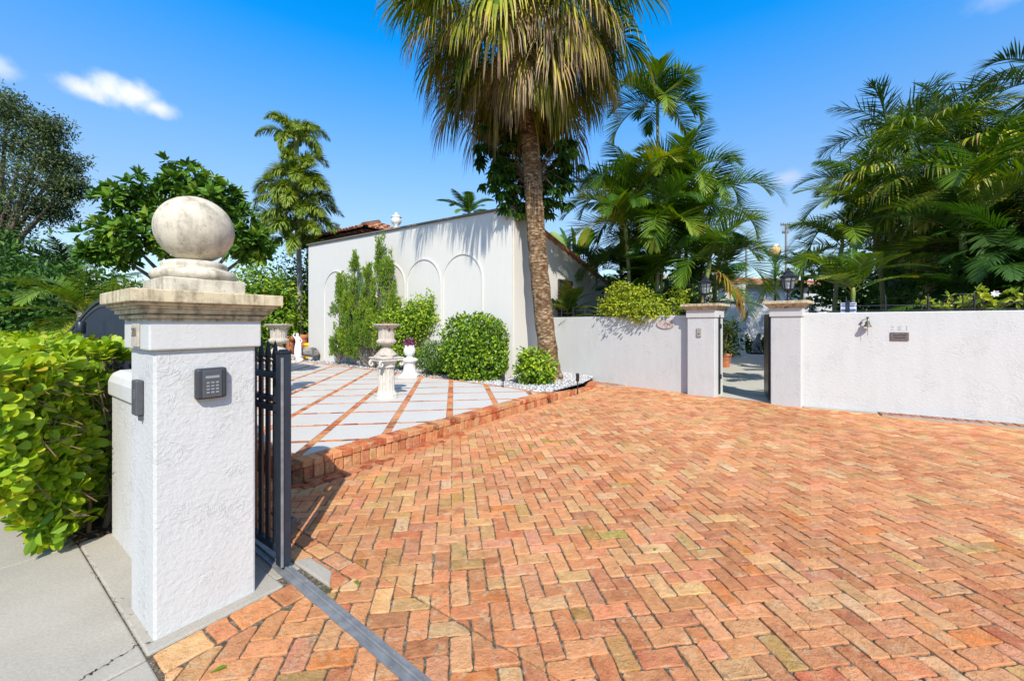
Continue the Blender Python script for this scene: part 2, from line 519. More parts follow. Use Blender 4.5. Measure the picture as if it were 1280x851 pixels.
def lump(u, c, r, f, seed=0):
    k = np.array([mnoise.noise(Vector((x * f[0] + seed, y * f[0] - seed, z * f[0] + seed * .37))) for x, y, z in u])
    return k


def shrub_leaves(mb, c, r, n, L, W, tint=(.2, .8), rough=.16, depth=.25, mode=1, up=.35, seed=1.0, box=0.0, fold=.18):
    """leaves through the outer shell of a lumpy ellipsoid (box > 0 squares it off)"""
    u = runit(n)
    if box:
        m = np.max(np.abs(u), axis=1, keepdims=True); u2 = u / m
        sh = u * (1 - box) + u2 * box
    else: sh = u
    k = lump(u, c, r, (2.4,), seed) * rough * 1.6 + lump(u, c, r, (6.0,), seed + 3) * rough
    rad = (1 + k - depth * rng.random(n) ** 1.6)
    P = np.array(c) + sh * np.array(r) * rad[:, None]
    Nn = nrm(u / np.array(r))
    D = nrm(rng.normal(size=(n, 3)) * .75 + Nn * .55 + np.array([0, 0, -.10]))
    Nf = nrm(Nn * .9 + np.array([0, 0, up]) + rng.normal(size=(n, 3)) * .35)
    t = rng.uniform(tint[0], tint[1], n) + k * .5
    leaves(mb, P, D, Nf, L * rng.uniform(.65, 1.2, n), W * rng.uniform(.7, 1.15, n), np.clip(t, 0, 1), mode=mode, fold=fold)


def make_shrub(name, label, cat, base, lumps, mat, L, W, tint=(.2, .8), group=None, stems=5, **kw):
    t = thing(name, label, cat, base, group=group)
    mb = MB()
    for i, (c, r, n) in enumerate(lumps):
        shrub_leaves(mb, c, r, n, L, W, tint, seed=i * 7.3 + base[0], **kw)
        shrub_leaves(mb, c, [x * .62 for x in r], n // 5, L, W, tint, seed=i * 3.1 + base[1], **kw)
    mb.build('foliage', mat, t)
    sb = MB()
    for i in range(stems):
        c, r, n = lumps[i % len(lumps)]
        e = Vector(c) + Vector((random.uniform(-.5, .5) * r[0], random.uniform(-.5, .5) * r[1], random.uniform(0, .4) * r[2]))
        b = Vector(base) + Vector((random.uniform(-.08, .08), random.uniform(-.08, .08), -.03))
        sb.tube([b, b.lerp(e, .5) + Vector((0, 0, .08)), e], [.022, .016, .006], 6)
    sb.build('stem', M['twig'], t)
    return t


def frond(mb, o, az, e0, L, bend, nl=46, ll=.5, lw=.030, tint=.5, plume=0.0, vlift=.35, droop=.5, dry=0.0, mat=0, twist=0.0, start=.14, stiff=1.0):
    """feather leaf: arched rachis and two ranks of leaflets"""
    K = 16
    ca, sa = math.cos(az), math.sin(az)
    pts = [np.array(o, float)]; tan = []
    for i in range(K):
        t = (i + .5) / K
        e = e0 - bend * t ** 1.25
        d = np.array([ca * math.cos(e), sa * math.cos(e), math.sin(e)]); tan.append(d)
        pts.append(pts[-1] + d * L / K)
    tan.append(tan[-1]); pts = np.array(pts); tan = np.array(tan)
    side = np.array([-sa, ca, 0.0])
    if twist:
        pass
    # rachis
    w = np.linspace(.022, .005, K + 1)[:, None] * (L / 2.2)
    nor = np.cross(tan, side)
    V = np.stack([pts + side * w, pts - nor * w * .9, pts - side * w], 1).reshape(-1, 3)
    q = []
    for i in range(K):
        a = i * 3; b = a + 3
        q += [[a, a + 1, b + 1, b], [a + 1, a + 2, b + 2, b + 1], [a + 2, a, b, b + 2]]
    mb.add(V, np.array(q), tint=min(1, tint + .25), mat=mat)
    n = nl
    t = np.concatenate([np.linspace(start, .995, n)] * 2) + rng.uniform(-.006, .006, 2 * n)
    s = np.concatenate([np.ones(n), -np.ones(n)])
    t = np.clip(t, start, 1)
    x = t * K; i0 = np.minimum(x.astype(int), K - 1); fr = (x - i0)[:, None]
    P = pts[i0] * (1 - fr) + pts[i0 + 1] * fr
    T = nrm(tan[i0] * (1 - fr) + tan[i0 + 1] * fr)
    Nn = np.cross(T, side) * 1.0
    Nn = np.where(Nn[:, 2:3] < 0, -Nn, Nn) if abs(e0) < 1.2 else -np.cross(side[None], T) * -1
    ang = np.radians(68 - 42 * t) * rng.uniform(.9, 1.1, 2 * n)
    roll = vlift + (rng.uniform(-1, 1, 2 * n) * plume * 1.5)
    lat = side[None] * s[:, None] * np.cos(roll)[:, None] + Nn * np.sin(roll)[:, None]
    D = nrm(T * np.cos(ang)[:, None] + lat * np.sin(ang)[:, None])
    prof = np.sin(np.clip((t - start * .5) / (1 - start * .5), 0, 1) * math.pi * .86 + .30) ** .75
    prof = np.clip(prof, .22, 1) * rng.uniform(.88, 1.08, 2 * n)
    ln = (ll * prof)[:, None]
    G = np.array([0, 0, -1.0])
    wv = nrm(np.cross(D, lat * 0 + Nn))  # width direction near the rachis plane
    W = (lw * (.75 + .25 * prof))[:, None]
    rows = []; p = P.copy(); d = D.copy()
    for k, (wk, st) in enumerate(((.45, .0), (1.0, .28), (.8, .34), (.06, .38))):
        if k:
            d = nrm(d + G * droop * st / stiff)
            p = p + d * ln * st
        rows += [p + wv * W * .5 * wk, p - wv * W * .5 * wk]
    V = np.stack(rows, 1)
    oo = np.arange(2 * n)[:, None] * 8
    tt = np.clip(tint + rng.uniform(-.10, .10, 2 * n) + dry * (t - .4), 0, 1)
    Fq = []; TT = []
    for k in range(3):
        Fq.append(oo + np.array([[k * 2, k * 2 + 1, k * 2 + 3, k * 2 + 2]])); TT.append(np.clip(tt + (k - 1) * .04, 0, 1))
    mb.add(V.reshape(-1, 3), np.concatenate(Fq), tint=np.concatenate(TT), mat=mat)


def fan(mb, o, az, e0, lp, lb, bend=.5, nseg=40, droop=.5, tint=.5, spread=112, wseg=1.0, mat=0, tip=.15):
    """palmate leaf: petiole, short arched costa and drooping segments"""
    ca, sa = math.cos(az), math.sin(az)
    pts = [np.array(o, float)]; K = 7; e = e0
    tan = []
    for i in range(K):
        e = e0 - bend * ((i + 1) / K) ** 1.5
        d = np.array([ca * math.cos(e), sa * math.cos(e), math.sin(e)]); tan.append(d)
        pts.append(pts[-1] + d * lp / K)
    pts = np.array(pts); tan.append(tan[-1]); tan = np.array(tan)
    side = np.array([-sa, ca, 0.0])
    w = np.linspace(.030, .014, K + 1)[:, None]
    V = np.stack([pts + side * w, pts - np.cross(tan, side) * w * .6, pts - side * w], 1).reshape(-1, 3)
    q = []
    for i in range(K):
        a = i * 3; b = a + 3
        q += [[a, a + 1, b + 1, b], [a + 1, a + 2, b + 2, b + 1], [a + 2, a, b, b + 2]]
    mb.add(V, np.array(q), tint=min(1.0, tint + .1), mat=mat)
    d1 = tan[-1]; c0 = pts[-1]
    ph = np.radians(np.linspace(-spread, spread, nseg) + rng.uniform(-1.5, 1.5, nseg))
    up = nrm(np.cross(d1, side)); up = up if up[2] > 0 else -up
    tc = (1 - np.abs(ph) / np.radians(spread)) * .38 * lb
    ed = e - .5 * (tc / lb)
    P = c0 + np.stack([ca * np.cos(ed), sa * np.cos(ed), np.sin(ed)], 1) * tc[:, None]
    D = nrm(d1[None] * np.cos(ph)[:, None] + side[None] * np.sin(ph)[:, None] + up[None] * (.22 * np.abs(np.sin(ph)))[:, None])
    ln = (lb * (.62 + .16 * np.cos(ph)) * rng.uniform(.85, 1.1, nseg))[:, None]
    wd = nrm(np.cross(D, up[None] + 0 * D))
    W = (math.radians(2 * spread) / nseg * lb * .36 * wseg)
    G = np.array([0, 0, -1.0]); rows = []; p = P.copy(); d = D
    for k, (wk, st) in enumerate(((.12, 0), (.75, .26), (1.0, .24), (.62, .25), (.08, .25))):
        if k:
            d = nrm(d + G * droop * (k - .6) * .36 + rng.normal(size=d.shape) * .035)
            p = p + d * ln * st
        rows += [p + wd * W * .5 * wk, p - wd * W * .5 * wk]
    V = np.stack(rows, 1); oo = np.arange(nseg)[:, None] * 10
    tt = tint + rng.normal(0, .13, nseg)
    Fq, TT = [], []
    for k in range(4):
        Fq.append(oo + np.array([[k * 2, k * 2 + 1, k * 2 + 3, k * 2 + 2]])); TT.append(np.clip(tt + tip * (k - 1.2) * .6, 0, 1))
    mb.add(V.reshape(-1, 3), np.concatenate(Fq), tint=np.concatenate(TT), mat=mat)


def curve_pts(a, b, sag=(0, 0), n=9):
    """trunk line from a to b that bows sideways by sag"""
    a, b = Vector(a), Vector(b); out = []
    for i in range(n):
        t = i / (n - 1); s = math.sin(math.pi * t)
        out.append(a.lerp(b, t) + Vector((sag[0] * s, sag[1] * s, 0)))
    return out


def make_palm(name, label, base, top, L=2.0, n=11, mat='areca', stem='areca_stem', r=(.07, .05), shaft=.55, ll=.5, lw=.032, nl=44,
              e=(80, -5), bend=(.7, 1.6), tint=(.35, .65), vlift=.35, plume=0.0, droop=.45, sag=(0, 0), group=None, cat='palm', az0=None, deads=0, start=.14, azlist=None):
    base, top = Vector(base), Vector(top)
    t = thing(name, label, cat, base, group=group)
    mb = MB(); path = curve_pts(base + Vector((0, 0, -.05)), top, sag, 10)
    mb.tube(path, list(np.linspace(r[0], r[1], 10)), 10)
    mb.build('trunk', M[stem], t)
    if shaft:
        d = (path[-1] - path[-2]).normalized()
        sb = MB(); sb.tube([top - d * .03, top + d * shaft * .3, top + d * shaft * .8, top + d * shaft], [r[1] * 1.05, r[1] * 1.25, r[1] * .95, r[1] * .5], 10)
        sb.build('crownshaft', M['shaft'], t)
        o = top + d * shaft * .85
    else: o = top
    cb = MB(); az0 = random.uniform(0, 6.28) if az0 is None else az0
    for i in range(n):
        k = i / max(1, n - 1)
        el = R(e[0] + (e[1] - e[0]) * k + random.uniform(-8, 8))
        az = az0 + i * 2.39996 + random.uniform(-.2, .2)
        if azlist and i < len(azlist): az, el = R(azlist[i][0]), R(azlist[i][1])
        tt = random.uniform(*tint) + .12 * k
        frond(cb, o - Vector((0, 0, .12 * k)), az, el, L * random.uniform(.85, 1.1) * (.8 + .25 * k if k < .7 else 1), random.uniform(*bend), nl, ll, lw, tt,
              plume, vlift, droop, dry=.25 if k > .75 else 0.0, start=start)
    for i in range(deads):
        frond(cb, o - Vector((0, 0, .15)), random.uniform(0, 6.28), R(-35), L * .75, .9, nl, ll * .8, lw, .95, .3, .1, 1.0)
    cb.build('crown', M[mat], t)
    return t


def make_tree(name, label, base, lumps, mat, L, W, trunk=.14, clumps=26, per=16, csize=.45, tint=(.2, .75), mode=1, group=None, whorl=False, cat='tree', droop=-.1):
    base = Vector(base)
    t = thing(name, label, cat, base, group=group)
    cen = sum((Vector(c) for c, r in lumps), Vector()) / len(lumps)
    tb = MB(); fork = base.lerp(cen, .5)
    tb.tube([base - Vector((0, 0, .05)), base.lerp(fork, .5) + Vector((.05, .03, 0)), fork], [trunk, trunk * .8, trunk * .7], 10)
    mb = MB()
    for li, (c, r) in enumerate(lumps):
        c = Vector(c)
        tb.tube([fork, fork.lerp(c, .5) + Vector((0, 0, .1)), c], [trunk * .55, trunk * .35, trunk * .12], 7)
        u = runit(clumps); k = lump(u, c, r, (2.0,), li * 5.1 + base[0])
        rad = (rng.random(clumps) ** .45) * (1 + .5 * k)
        C = np.array(c) + u * np.array(r) * rad[:, None]
        for ci in range(clumps):
            if rng.random() < (.5 if mode else .18): tb.tube([c, Vector(C[ci])], [trunk * .1, trunk * .03], 4, cap=False)
            ct = rng.uniform(*tint)
            cs = csize * rng.uniform(.65, 1.3)
            d = runit(per)
            if whorl:
                ax = nrm(u[ci] + np.array([0, 0, .8]))
                d = nrm(d * .9 + ax * .55)
                P = C[ci] + d * cs * .15
                leaves(mb, P, d, nrm(ax + rng.normal(size=(per, 3)) * .2), L * rng.uniform(.7, 1.15, per), W * rng.uniform(.8, 1.1, per), np.clip(ct + rng.uniform(-.15, .2, per), 0, 1), mode=mode)
            else:
                P = C[ci] + d * cs * (rng.random((per, 1)) ** .5)
                D = nrm(rng.normal(size=(per, 3)) + d * .6 + np.array([0, 0, droop]))
                leaves(mb, P, D, nrm(d + np.array([0, 0, .7]) + rng.normal(size=(per, 3)) * .4), L * rng.uniform(.7, 1.2, per), W * rng.uniform(.8, 1.2, per), np.clip(ct + rng.uniform(-.18, .18, per), 0, 1), mode=mode)
    tb.build('trunk', M['bark'], t); mb.build('crown', mat, t)
    return t
# ------------------------------------------------------------------ camera, light, sky
cam = bpy.data.cameras.new('camera'); co_ = bpy.data.objects.new('camera', cam); COL.objects.link(co_)
co_.location = (0, 0, CAM_H); co_.rotation_euler = (R(90), 0, 0)
cam.sensor_width = 36; cam.lens = F / 1280 * 36; cam.shift_y = -(425.5 - HOR) / 1280
cam.clip_start = .05; cam.clip_end = 3000
S.camera = co_
S.render.resolution_x = 1024; S.render.resolution_y = 680

SUN_EL, SUN_AZ = R(43), R(170)      # azimuth measured from +Y towards +X
sd = Vector((math.sin(SUN_AZ) * math.cos(SUN_EL), math.cos(SUN_AZ) * math.cos(SUN_EL), math.sin(SUN_EL)))
sun = bpy.data.lights.new('sun', 'SUN'); sun.energy = 4.4; sun.angle = R(.53); sun.color = (1, .94, .835)
so = bpy.data.objects.new('sun', sun); COL.objects.link(so); so.rotation_euler = (-sd).to_track_quat('-Z', 'Y').to_euler(); so.location = (0, -10, 30)

W = bpy.data.worlds.new('World'); S.world = W; W.use_nodes = True
wt = W.node_tree; wn = wt.nodes; wl = wt.links
bg = wn['Background']; bg.inputs['Strength'].default_value = .125
sky = wn.new('ShaderNodeTexSky'); sky.sky_type = 'NISHITA'; sky.sun_disc = False
sky.sun_elevation = SUN_EL; sky.sun_rotation = SUN_AZ; sky.altitude = 0; sky.air_density = 1.1; sky.dust_density = .15; sky.ozone_density = 3.5
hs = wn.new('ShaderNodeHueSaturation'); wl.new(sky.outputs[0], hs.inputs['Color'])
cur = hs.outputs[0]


def wmath(op, a, b=0.0):
    nd = wn.new('ShaderNodeMath'); nd.operation = op
    for i, v in enumerate((a, b)):
        if hasattr(v, 'is_output'): wl.new(v, nd.inputs[i])
        else: nd.inputs[i].default_value = v
    return nd.outputs[0]


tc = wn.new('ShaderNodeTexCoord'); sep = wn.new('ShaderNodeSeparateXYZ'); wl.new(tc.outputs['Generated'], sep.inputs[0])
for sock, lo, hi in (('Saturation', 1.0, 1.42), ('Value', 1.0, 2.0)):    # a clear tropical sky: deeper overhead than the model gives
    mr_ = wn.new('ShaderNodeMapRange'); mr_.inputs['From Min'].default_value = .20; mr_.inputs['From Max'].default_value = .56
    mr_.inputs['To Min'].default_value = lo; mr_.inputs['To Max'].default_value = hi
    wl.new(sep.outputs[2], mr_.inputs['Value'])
    mz = wn.new('ShaderNodeMapRange'); mz.inputs['From Min'].default_value = .66; mz.inputs['From Max'].default_value = .90     # unseen zenith whitened above the frame to lift and neutralise shadow fill
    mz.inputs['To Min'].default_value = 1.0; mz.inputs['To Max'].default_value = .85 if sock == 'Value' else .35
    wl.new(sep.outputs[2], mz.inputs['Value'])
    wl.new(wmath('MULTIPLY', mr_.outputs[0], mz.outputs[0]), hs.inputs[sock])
azn = wmath('ARCTAN2', sep.outputs[0], sep.outputs[1]); eln = wmath('ARCSINE', sep.outputs[2])
nz = wn.new('ShaderNodeTexNoise'); nz.inputs['Scale'].default_value = 34; nz.inputs['Detail'].default_value = 7; nz.inputs['Roughness'].default_value = .55
wl.new(tc.outputs['Generated'], nz.inputs['Vector'])
nz2 = wn.new('ShaderNodeTexNoise'); nz2.inputs['Scale'].default_value = 9; nz2.inputs['Detail'].default_value = 5
wl.new(tc.outputs['Generated'], nz2.inputs['Vector'])
for (a0, e0, wa, we, dens, colr) in ((-47.2, 21.9, 2.5, 1.2, .75, (6.8, 6.8, 7.3, 1)), (-45.0, 22.5, 2.5, 2.0, .85, (7.0, 7.0, 7.5, 1)), (-43.0, 22.7, 2.5, 1.8, .85, (7.0, 7.0, 7.5, 1)), (-41.4, 22.0, 2.0, 1.1, .7, (6.8, 6.8, 7.3, 1)), (-52.6, 21.6, 2.3, 1.2, .7, (7.0, 7.0, 7.5, 1)),
                                     (34.6, 16.8, 2.2, 1.3, .35, (6.2, 5.8, 6.4, 1)), (51.5, 27.6, 4.0, 1.3, .3, (6.6, 6.6, 7.2, 1))):
    x = wmath('DIVIDE', wmath('SUBTRACT', azn, R(a0)), R(wa)); y = wmath('DIVIDE', wmath('SUBTRACT', eln, R(e0)), R(we))
    d = wmath('SQRT', wmath('ADD', wmath('MULTIPLY', x, x), wmath('MULTIPLY', y, y)))
    v = wmath('SUBTRACT', wmath('ADD', 1.0, wmath('MULTIPLY', wmath('SUBTRACT', nz.outputs['Fac'], .5), 1.0)), d)
    v = wmath('ADD', v, wmath('MULTIPLY', wmath('SUBTRACT', nz2.outputs['Fac'], .5), .3))
    mr = wn.new('ShaderNodeMapRange'); mr.interpolation_type = 'SMOOTHSTEP'
    mr.inputs['From Min'].default_value = .0; mr.inputs['From Max'].default_value = 1.05; mr.inputs['To Max'].default_value = dens
    wl.new(v, mr.inputs['Value'])
    mx = wn.new('ShaderNodeMix'); mx.data_type = 'RGBA'; wl.new(mr.outputs[0], mx.inputs[0]); wl.new(cur, mx.inputs[6]); mx.inputs[7].default_value = colr
    cur = mx.outputs[2]
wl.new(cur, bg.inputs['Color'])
S.view_settings.view_transform = 'Standard'; S.view_settings.look = 'None'; S.view_settings.exposure = EXPOSURE; S.view_settings.gamma = 1
S.view_settings.use_curve_mapping = False
S.cycles.max_bounces = 8; S.cycles.diffuse_bounces = 4; S.cycles.transparent_max_bounces = 6; S.cycles.caustics_reflective = False; S.cycles.caustics_refractive = False
try: S.cycles.use_denoising = True
except Exception: pass

# ------------------------------------------------------------------ ground surfaces
def sheet(name, poly, z, mat, label=None, th=None):
    mb = MB()
    if th: mb.prism(poly, z - th, z)
    else: mb.add([(p[0], p[1], z) for p in poly], [tuple(range(len(poly)))])
    o = mb.build(name, mat); o['kind'] = 'structure'
    if label: o['label'] = label
    return o


def pqpoly(L): return [tuple(PQ(p, q).xy) for p, q in L]


sheet('ground', [(-600, -300), (600, -300), (600, 900), (-600, 900)], -.09, M['ground'], 'bare planted earth round the walled lot')
sheet('road', pqpoly([(-8, -40), (-1.7, -40), (-1.7, 40), (-8, 40)]), -.07, M['asphalt'], 'grey asphalt street behind the sidewalk')


def clip(poly, hp):
    """cut a convex polygon with half planes (nx, ny, d): keep nx*x + ny*y <= d"""
    for nx, ny, d in hp:
        if len(poly) < 3: return []
        out = []
        for i in range(len(poly)):
            a, b = poly[i], poly[(i + 1) % len(poly)]
            fa, fb = nx * a[0] + ny * a[1] - d, nx * b[0] + ny * b[1] - d
            if fa <= 0: out.append(a)
            if fa * fb < 0:
                t = fa / (fa - fb); out.append((a[0] + (b[0] - a[0]) * t, a[1] + (b[1] - a[1]) * t))
        poly = out
    return poly if len(poly) >= 3 else []


def parea(p): return .5 * abs(sum(p[i][0] * p[(i + 1) % len(p)][1] - p[(i + 1) % len(p)][0] * p[i][1] for i in range(len(p))))


HPp = lambda lo=None, hi=None: ([(-SA, -CA, -lo)] if lo is not None else []) + ([(SA, CA, hi)] if hi is not None else [])
HPq = lambda lo=None, hi=None: ([(CA, -SA, -lo)] if lo is not None else []) + ([(-CA, SA, hi)] if hi is not None else [])

PAL = [((210, 138, 94), 24), ((216, 148, 102), 22), ((202, 126, 86), 14), ((220, 162, 114), 16), ((224, 178, 128), 10), ((190, 108, 74), 7), ((208, 170, 112), 7),
       ((214, 146, 114), 12), ((182, 116, 82), 5), ((178, 146, 88), 2), ((226, 192, 148), 3), ((206, 120, 62), 3)]
PALW = [w for c, w in PAL]
RED = [((190, 98, 62), 10), ((170, 82, 54), 8), ((205, 122, 80), 6), ((150, 88, 60), 4), ((196, 140, 100), 3), ((120, 80, 58), 2)]


def brick_col(pal=PAL, moss=0.0):
    c = random.choices([c for c, w in pal], [w for c, w in pal])[0]
    j = random.uniform(.92, 1.06)
    c = [x * .78 + y * .22 for x, y in zip(c, (218, 158, 112))] if pal is PAL else c
    c = [min(255, x * j * random.uniform(.97, 1.03)) for x in c]
    if moss > 0: c = [c[0] * (1 - .28 * moss), c[1] * (1 + .02 * moss), c[2] * (1 - .45 * moss)]
    l = srgb(*c); g = BRICK_GAIN
    return (l[0] * g, l[1] * g, l[2] * g, 1)


def brick(mb, poly, z, depth, col, gap=.004, cham=.006, jit=.003, seg=.05, mat=0):
    """a worn brick with its own outline: chamfered rim, uneven edge, slightly tilted top"""
    n = len(poly); cx = sum(p[0] for p in poly) / n; cy = sum(p[1] for p in poly) / n
    pts = []
    for i in range(n):
        a, b = Vector(poly[i]), Vector(poly[(i + 1) % n]); L = (b - a).length
        if L < .004: continue
        k = max(1, int(L / seg)) if seg else 1
        tr = min(.010, L * .2) if seg else 0
        if tr:
            pts.append(a + (b - a) * (tr / L))
            for j in range(1, k): pts.append(a + (b - a) * (j / k))
            pts.append(b - (b - a) * (tr / L))
        else: pts.append(a)
    c = Vector((cx, cy)); out, inn = [], []
    for p in pts:
        d = (p - c); L = max(d.length, 1e-4); d /= L
        g = gap * random.uniform(.8, 1.6) + random.uniform(0, jit)
        o = p - d * g * 1.25; out.append(o); inn.append(o - d * cham * random.uniform(.7, 1.6))
    if len(pts) < 3: return
    tx, ty = random.gauss(0, .008), random.gauss(0, .008); dz = random.gauss(0, .0018)
    zz = lambda p: z + dz + (p.x - cx) * tx + (p.y - cy) * ty
    m = len(pts)
    V = [(p.x, p.y, zz(p) - depth) for p in out] + [(p.x, p.y, zz(p) - cham * 1.1) for p in out] + [(p.x, p.y, zz(p)) for p in inn]
    Fq = [(i, (i + 1) % m, m + (i + 1) % m, m + i) for i in range(m)] + [(m + i, m + (i + 1) % m, 2 * m + (i + 1) % m, 2 * m + i) for i in range(m)]
    mb.add(V, np.array(Fq), col=col, smooth=False, mat=mat)
    mb.add(V[2 * m:], [tuple(range(m))], col=col, mat=mat)


def rect(c, ax, L, Wd):
    ax = Vector(ax).normalized(); ay = Vector((-ax.y, ax.x)); c = Vector(c)
    return [tuple(c - ax * L / 2 - ay * Wd / 2), tuple(c + ax * L / 2 - ay * Wd / 2), tuple(c + ax * L / 2 + ay * Wd / 2), tuple(c - ax * L / 2 + ay * Wd / 2)]


GA = R(8.3)
GB = Vector((math.cos(GA), math.sin(GA))); GAx = Vector((-math.sin(GA), math.cos(GA)))
WALLD = 12.65 / math.sqrt(2)
WALLHP = [(math.sqrt(.5), math.sqrt(.5), WALLD - .03)]
lim = [(1, 0, 9.5), (0, -1, -.25)]
EDGEQ = 3.90 - .316 * 8.58          # drive edge past the kerb's end: q <= EDGEQ + .316 p
W2A, W2B = Vector((5.33, 7.36)), Vector((.852, -.524))
TS = lambda s: [(s * (SA + .045 * CA), s * (CA - .045 * SA), s * 1.088)]
regions = [HPp(.535, None) + TS(1) + HPq(None, 2.215) + lim,
           HPp(None, 1.50) + TS(-1) + HPq(None, 2.14) + lim,
           HPp(1.50, None) + HPq(None, 3.655) + lim,
           HPp(8.45, None) + HPq(3.655, None) + [(-CA - .316 * SA, SA - .316 * CA, EDGEQ)]]
mb = MB(); w = .1045
rngb = random.Random(3)
for i in range(-30, 110):
    for j in range(-10, 150):
        k = (i - j) % 4
        if k == 0: cx, cy, ax = i + 1, j + .5, GB
        elif k == 3: cx, cy, ax = i + .5, j + 1, GAx
        else: continue
        c = GB * (cx * w - .02) + GAx * (cy * w - .03)
        if c.y < .1 or c.x > 9.8: continue
        if (c.x <= 5.4 and c.x + c.y > 12.85) or (c.x > 5.4 and (c - W2A).dot(Vector((.524, .852))) > .15): continue
        tl = random.gauss(0, .012); axr = Vector((ax.x * math.cos(tl) - ax.y * math.sin(tl), ax.x * math.sin(tl) + ax.y * math.cos(tl)))
        full = rect(c + Vector((random.gauss(0, .0012), random.gauss(0, .0012))), axr, 2 * w, w)
        q = -c.x * CA + c.y * SA
        if q > 6: continue
        parts = [full]
        if random.random() < .05:
            parts = [rect(c + Vector(ax) * w * s, ax, w * 1.0, w) for s in (-.5, .5)]
        for pl in parts:
            for rg in regions:
                pp = clip(pl, rg)
                if not pp or parea(pp) < .0012: continue
                near = c.length < 4.2
                mo = max(0, mnoise.noise(Vector((c.x * .9 + 4, c.y * .9, 0))) * 1.3) if random.random() < .07 and c.x < .8 else 0
                brick(mb, pp, 0, .05, brick_col(moss=min(1, mo)), gap=.0010, cham=.004, jit=.006 if near else .003, seg=.04 if near else (.1 if c.length < 7 else 0))
# border courses: along the pillar, beside the gate track, the flat course under the kerb
p = .54
while p < 1.13:
    wd = random.choice((.1, .105, .16, .2))
    pp = clip(pqpoly([(p, 2.218), (p + wd, 2.218), (p + wd, 2.40), (p, 2.40)]), HPp(.535, 1.17))
    if pp and parea(pp) > .001:
        brick(mb, pp, 0, .05, brick_col(), seg=.05)
    p += wd
q = 2.14
while q < 6:
    brick(mb, pqpoly([(1.275, q), (1.385, q), (1.385, q + .2), (1.275, q + .2)]), 0, .05, brick_col(), seg=.05, gap=.002)
    brick(mb, pqpoly([(1.388, q - .06), (1.498, q - .06), (1.498, q + .14), (1.388, q + .14)]), 0, .05, brick_col(), seg=.05, gap=.002)
    q += .203
p = 1.50
while p < 8.6:
    brick(mb, pqpoly([(p, 3.66), (p + .2, 3.66), (p + .2, 3.755), (p, 3.755)]), .002, .05, brick_col(RED if p < 4 else PAL), seg=.07, gap=.002)
    brick(mb, pqpoly([(p + .07, 3.757), (p + .27, 3.757), (p + .27, 3.85), (p + .07, 3.85)]), .004, .05, brick_col(RED if p < 4 else PAL), seg=.07, gap=.002)
    p += .203
for i in range(2):
    q = 3.66
    while q < 5.6:
        brick(mb, pqpoly([(1.505 + i * .18, q), (1.68 + i * .18, q), (1.68 + i * .18, q + .1), (1.505 + i * .18, q + .1)]), 0, .05, brick_col(), seg=.07)
        q += .102
dr = mb.build('driveway', M['brick']); dr['kind'] = 'structure'; dr['label'] = 'herringbone driveway of old orange bricks'
sheet('driveway_bed', [(-14, -1), (10, -1), (10, 4.55), (5.45, 7.35), tuple(PQ(9.72, 4.26).xy), tuple(PQ(8.6, 3.9).xy), tuple(PQ(1.9, 3.9).xy), tuple(PQ(1.9, 9).xy), tuple(PQ(.7, 14).xy)], -.009, M['sand'], 'sandy joints under the driveway bricks')
# sidewalk slabs
mb = MB()
q0 = -12
for q in np.arange(-12.2, 22, 1.62):
    mb.prism(pqpoly([(-1.55, q), (.524, q), (.524, q + 1.61), (-1.55, q + 1.61)]), -.12, -.001 + .0)
o = mb.build('sidewalk', M['sidewalk'], bevel=.008); o['kind'] = 'structure'; o['label'] = 'worn grey concrete sidewalk with a cracked joint'
mb = MB()
for a_, b_, s_ in (((100, 851), (172, 806), 3),):
    a_, b_ = GP(*a_), GP(*b_); prev = None; rr_ = random.Random(s_)
    for i in range(27):
        c_ = a_.lerp(b_, i / 26) + Vector((rr_.uniform(-.012, .012), rr_.uniform(-.012, .012), 0)); w_ = rr_.uniform(.002, .004)
        if prev: mb.add([(prev[0].x, prev[0].y - prev[1], .0035), (c_.x, c_.y - w_, .0035), (c_.x, c_.y + w_, .0035), (prev[0].x, prev[0].y + prev[1], .0035)], [(0, 1, 2, 3)])
        prev = (c_, w_)
cr_ = mb.build('sidewalk_crack', M['soil']); cr_['kind'] = 'structure'; cr_['label'] = 'thin dark cracks across the sidewalk slab'
mb = MB()
mb.prism(pqpoly([(.530, 2.405), (1.128, 2.405), (1.128, 4.03), (.530, 4.03)]), -.12, .002)
mb.prism(pqpoly([(1.128, 2.50), (1.275, 2.50), (1.275, 3.7), (1.128, 3.7)]), -.12, -.006)
mb.prism(pqpoly([(1.274, 2.18), (1.36, 2.30), (1.36, 2.56), (1.274, 2.60)]), -.1, .004)
o = mb.build('pavement', M['sidewalk'], bevel=.01); o['kind'] = 'structure'; o['label'] = 'narrow concrete footing strip round the big pillar'
sheet('planting_bed', pqpoly([(.515, 4.035), (1.12, 4.035), (1.12, 16), (.515, 16)]), .006, M['soil'], 'dark leaf litter under the hedge')

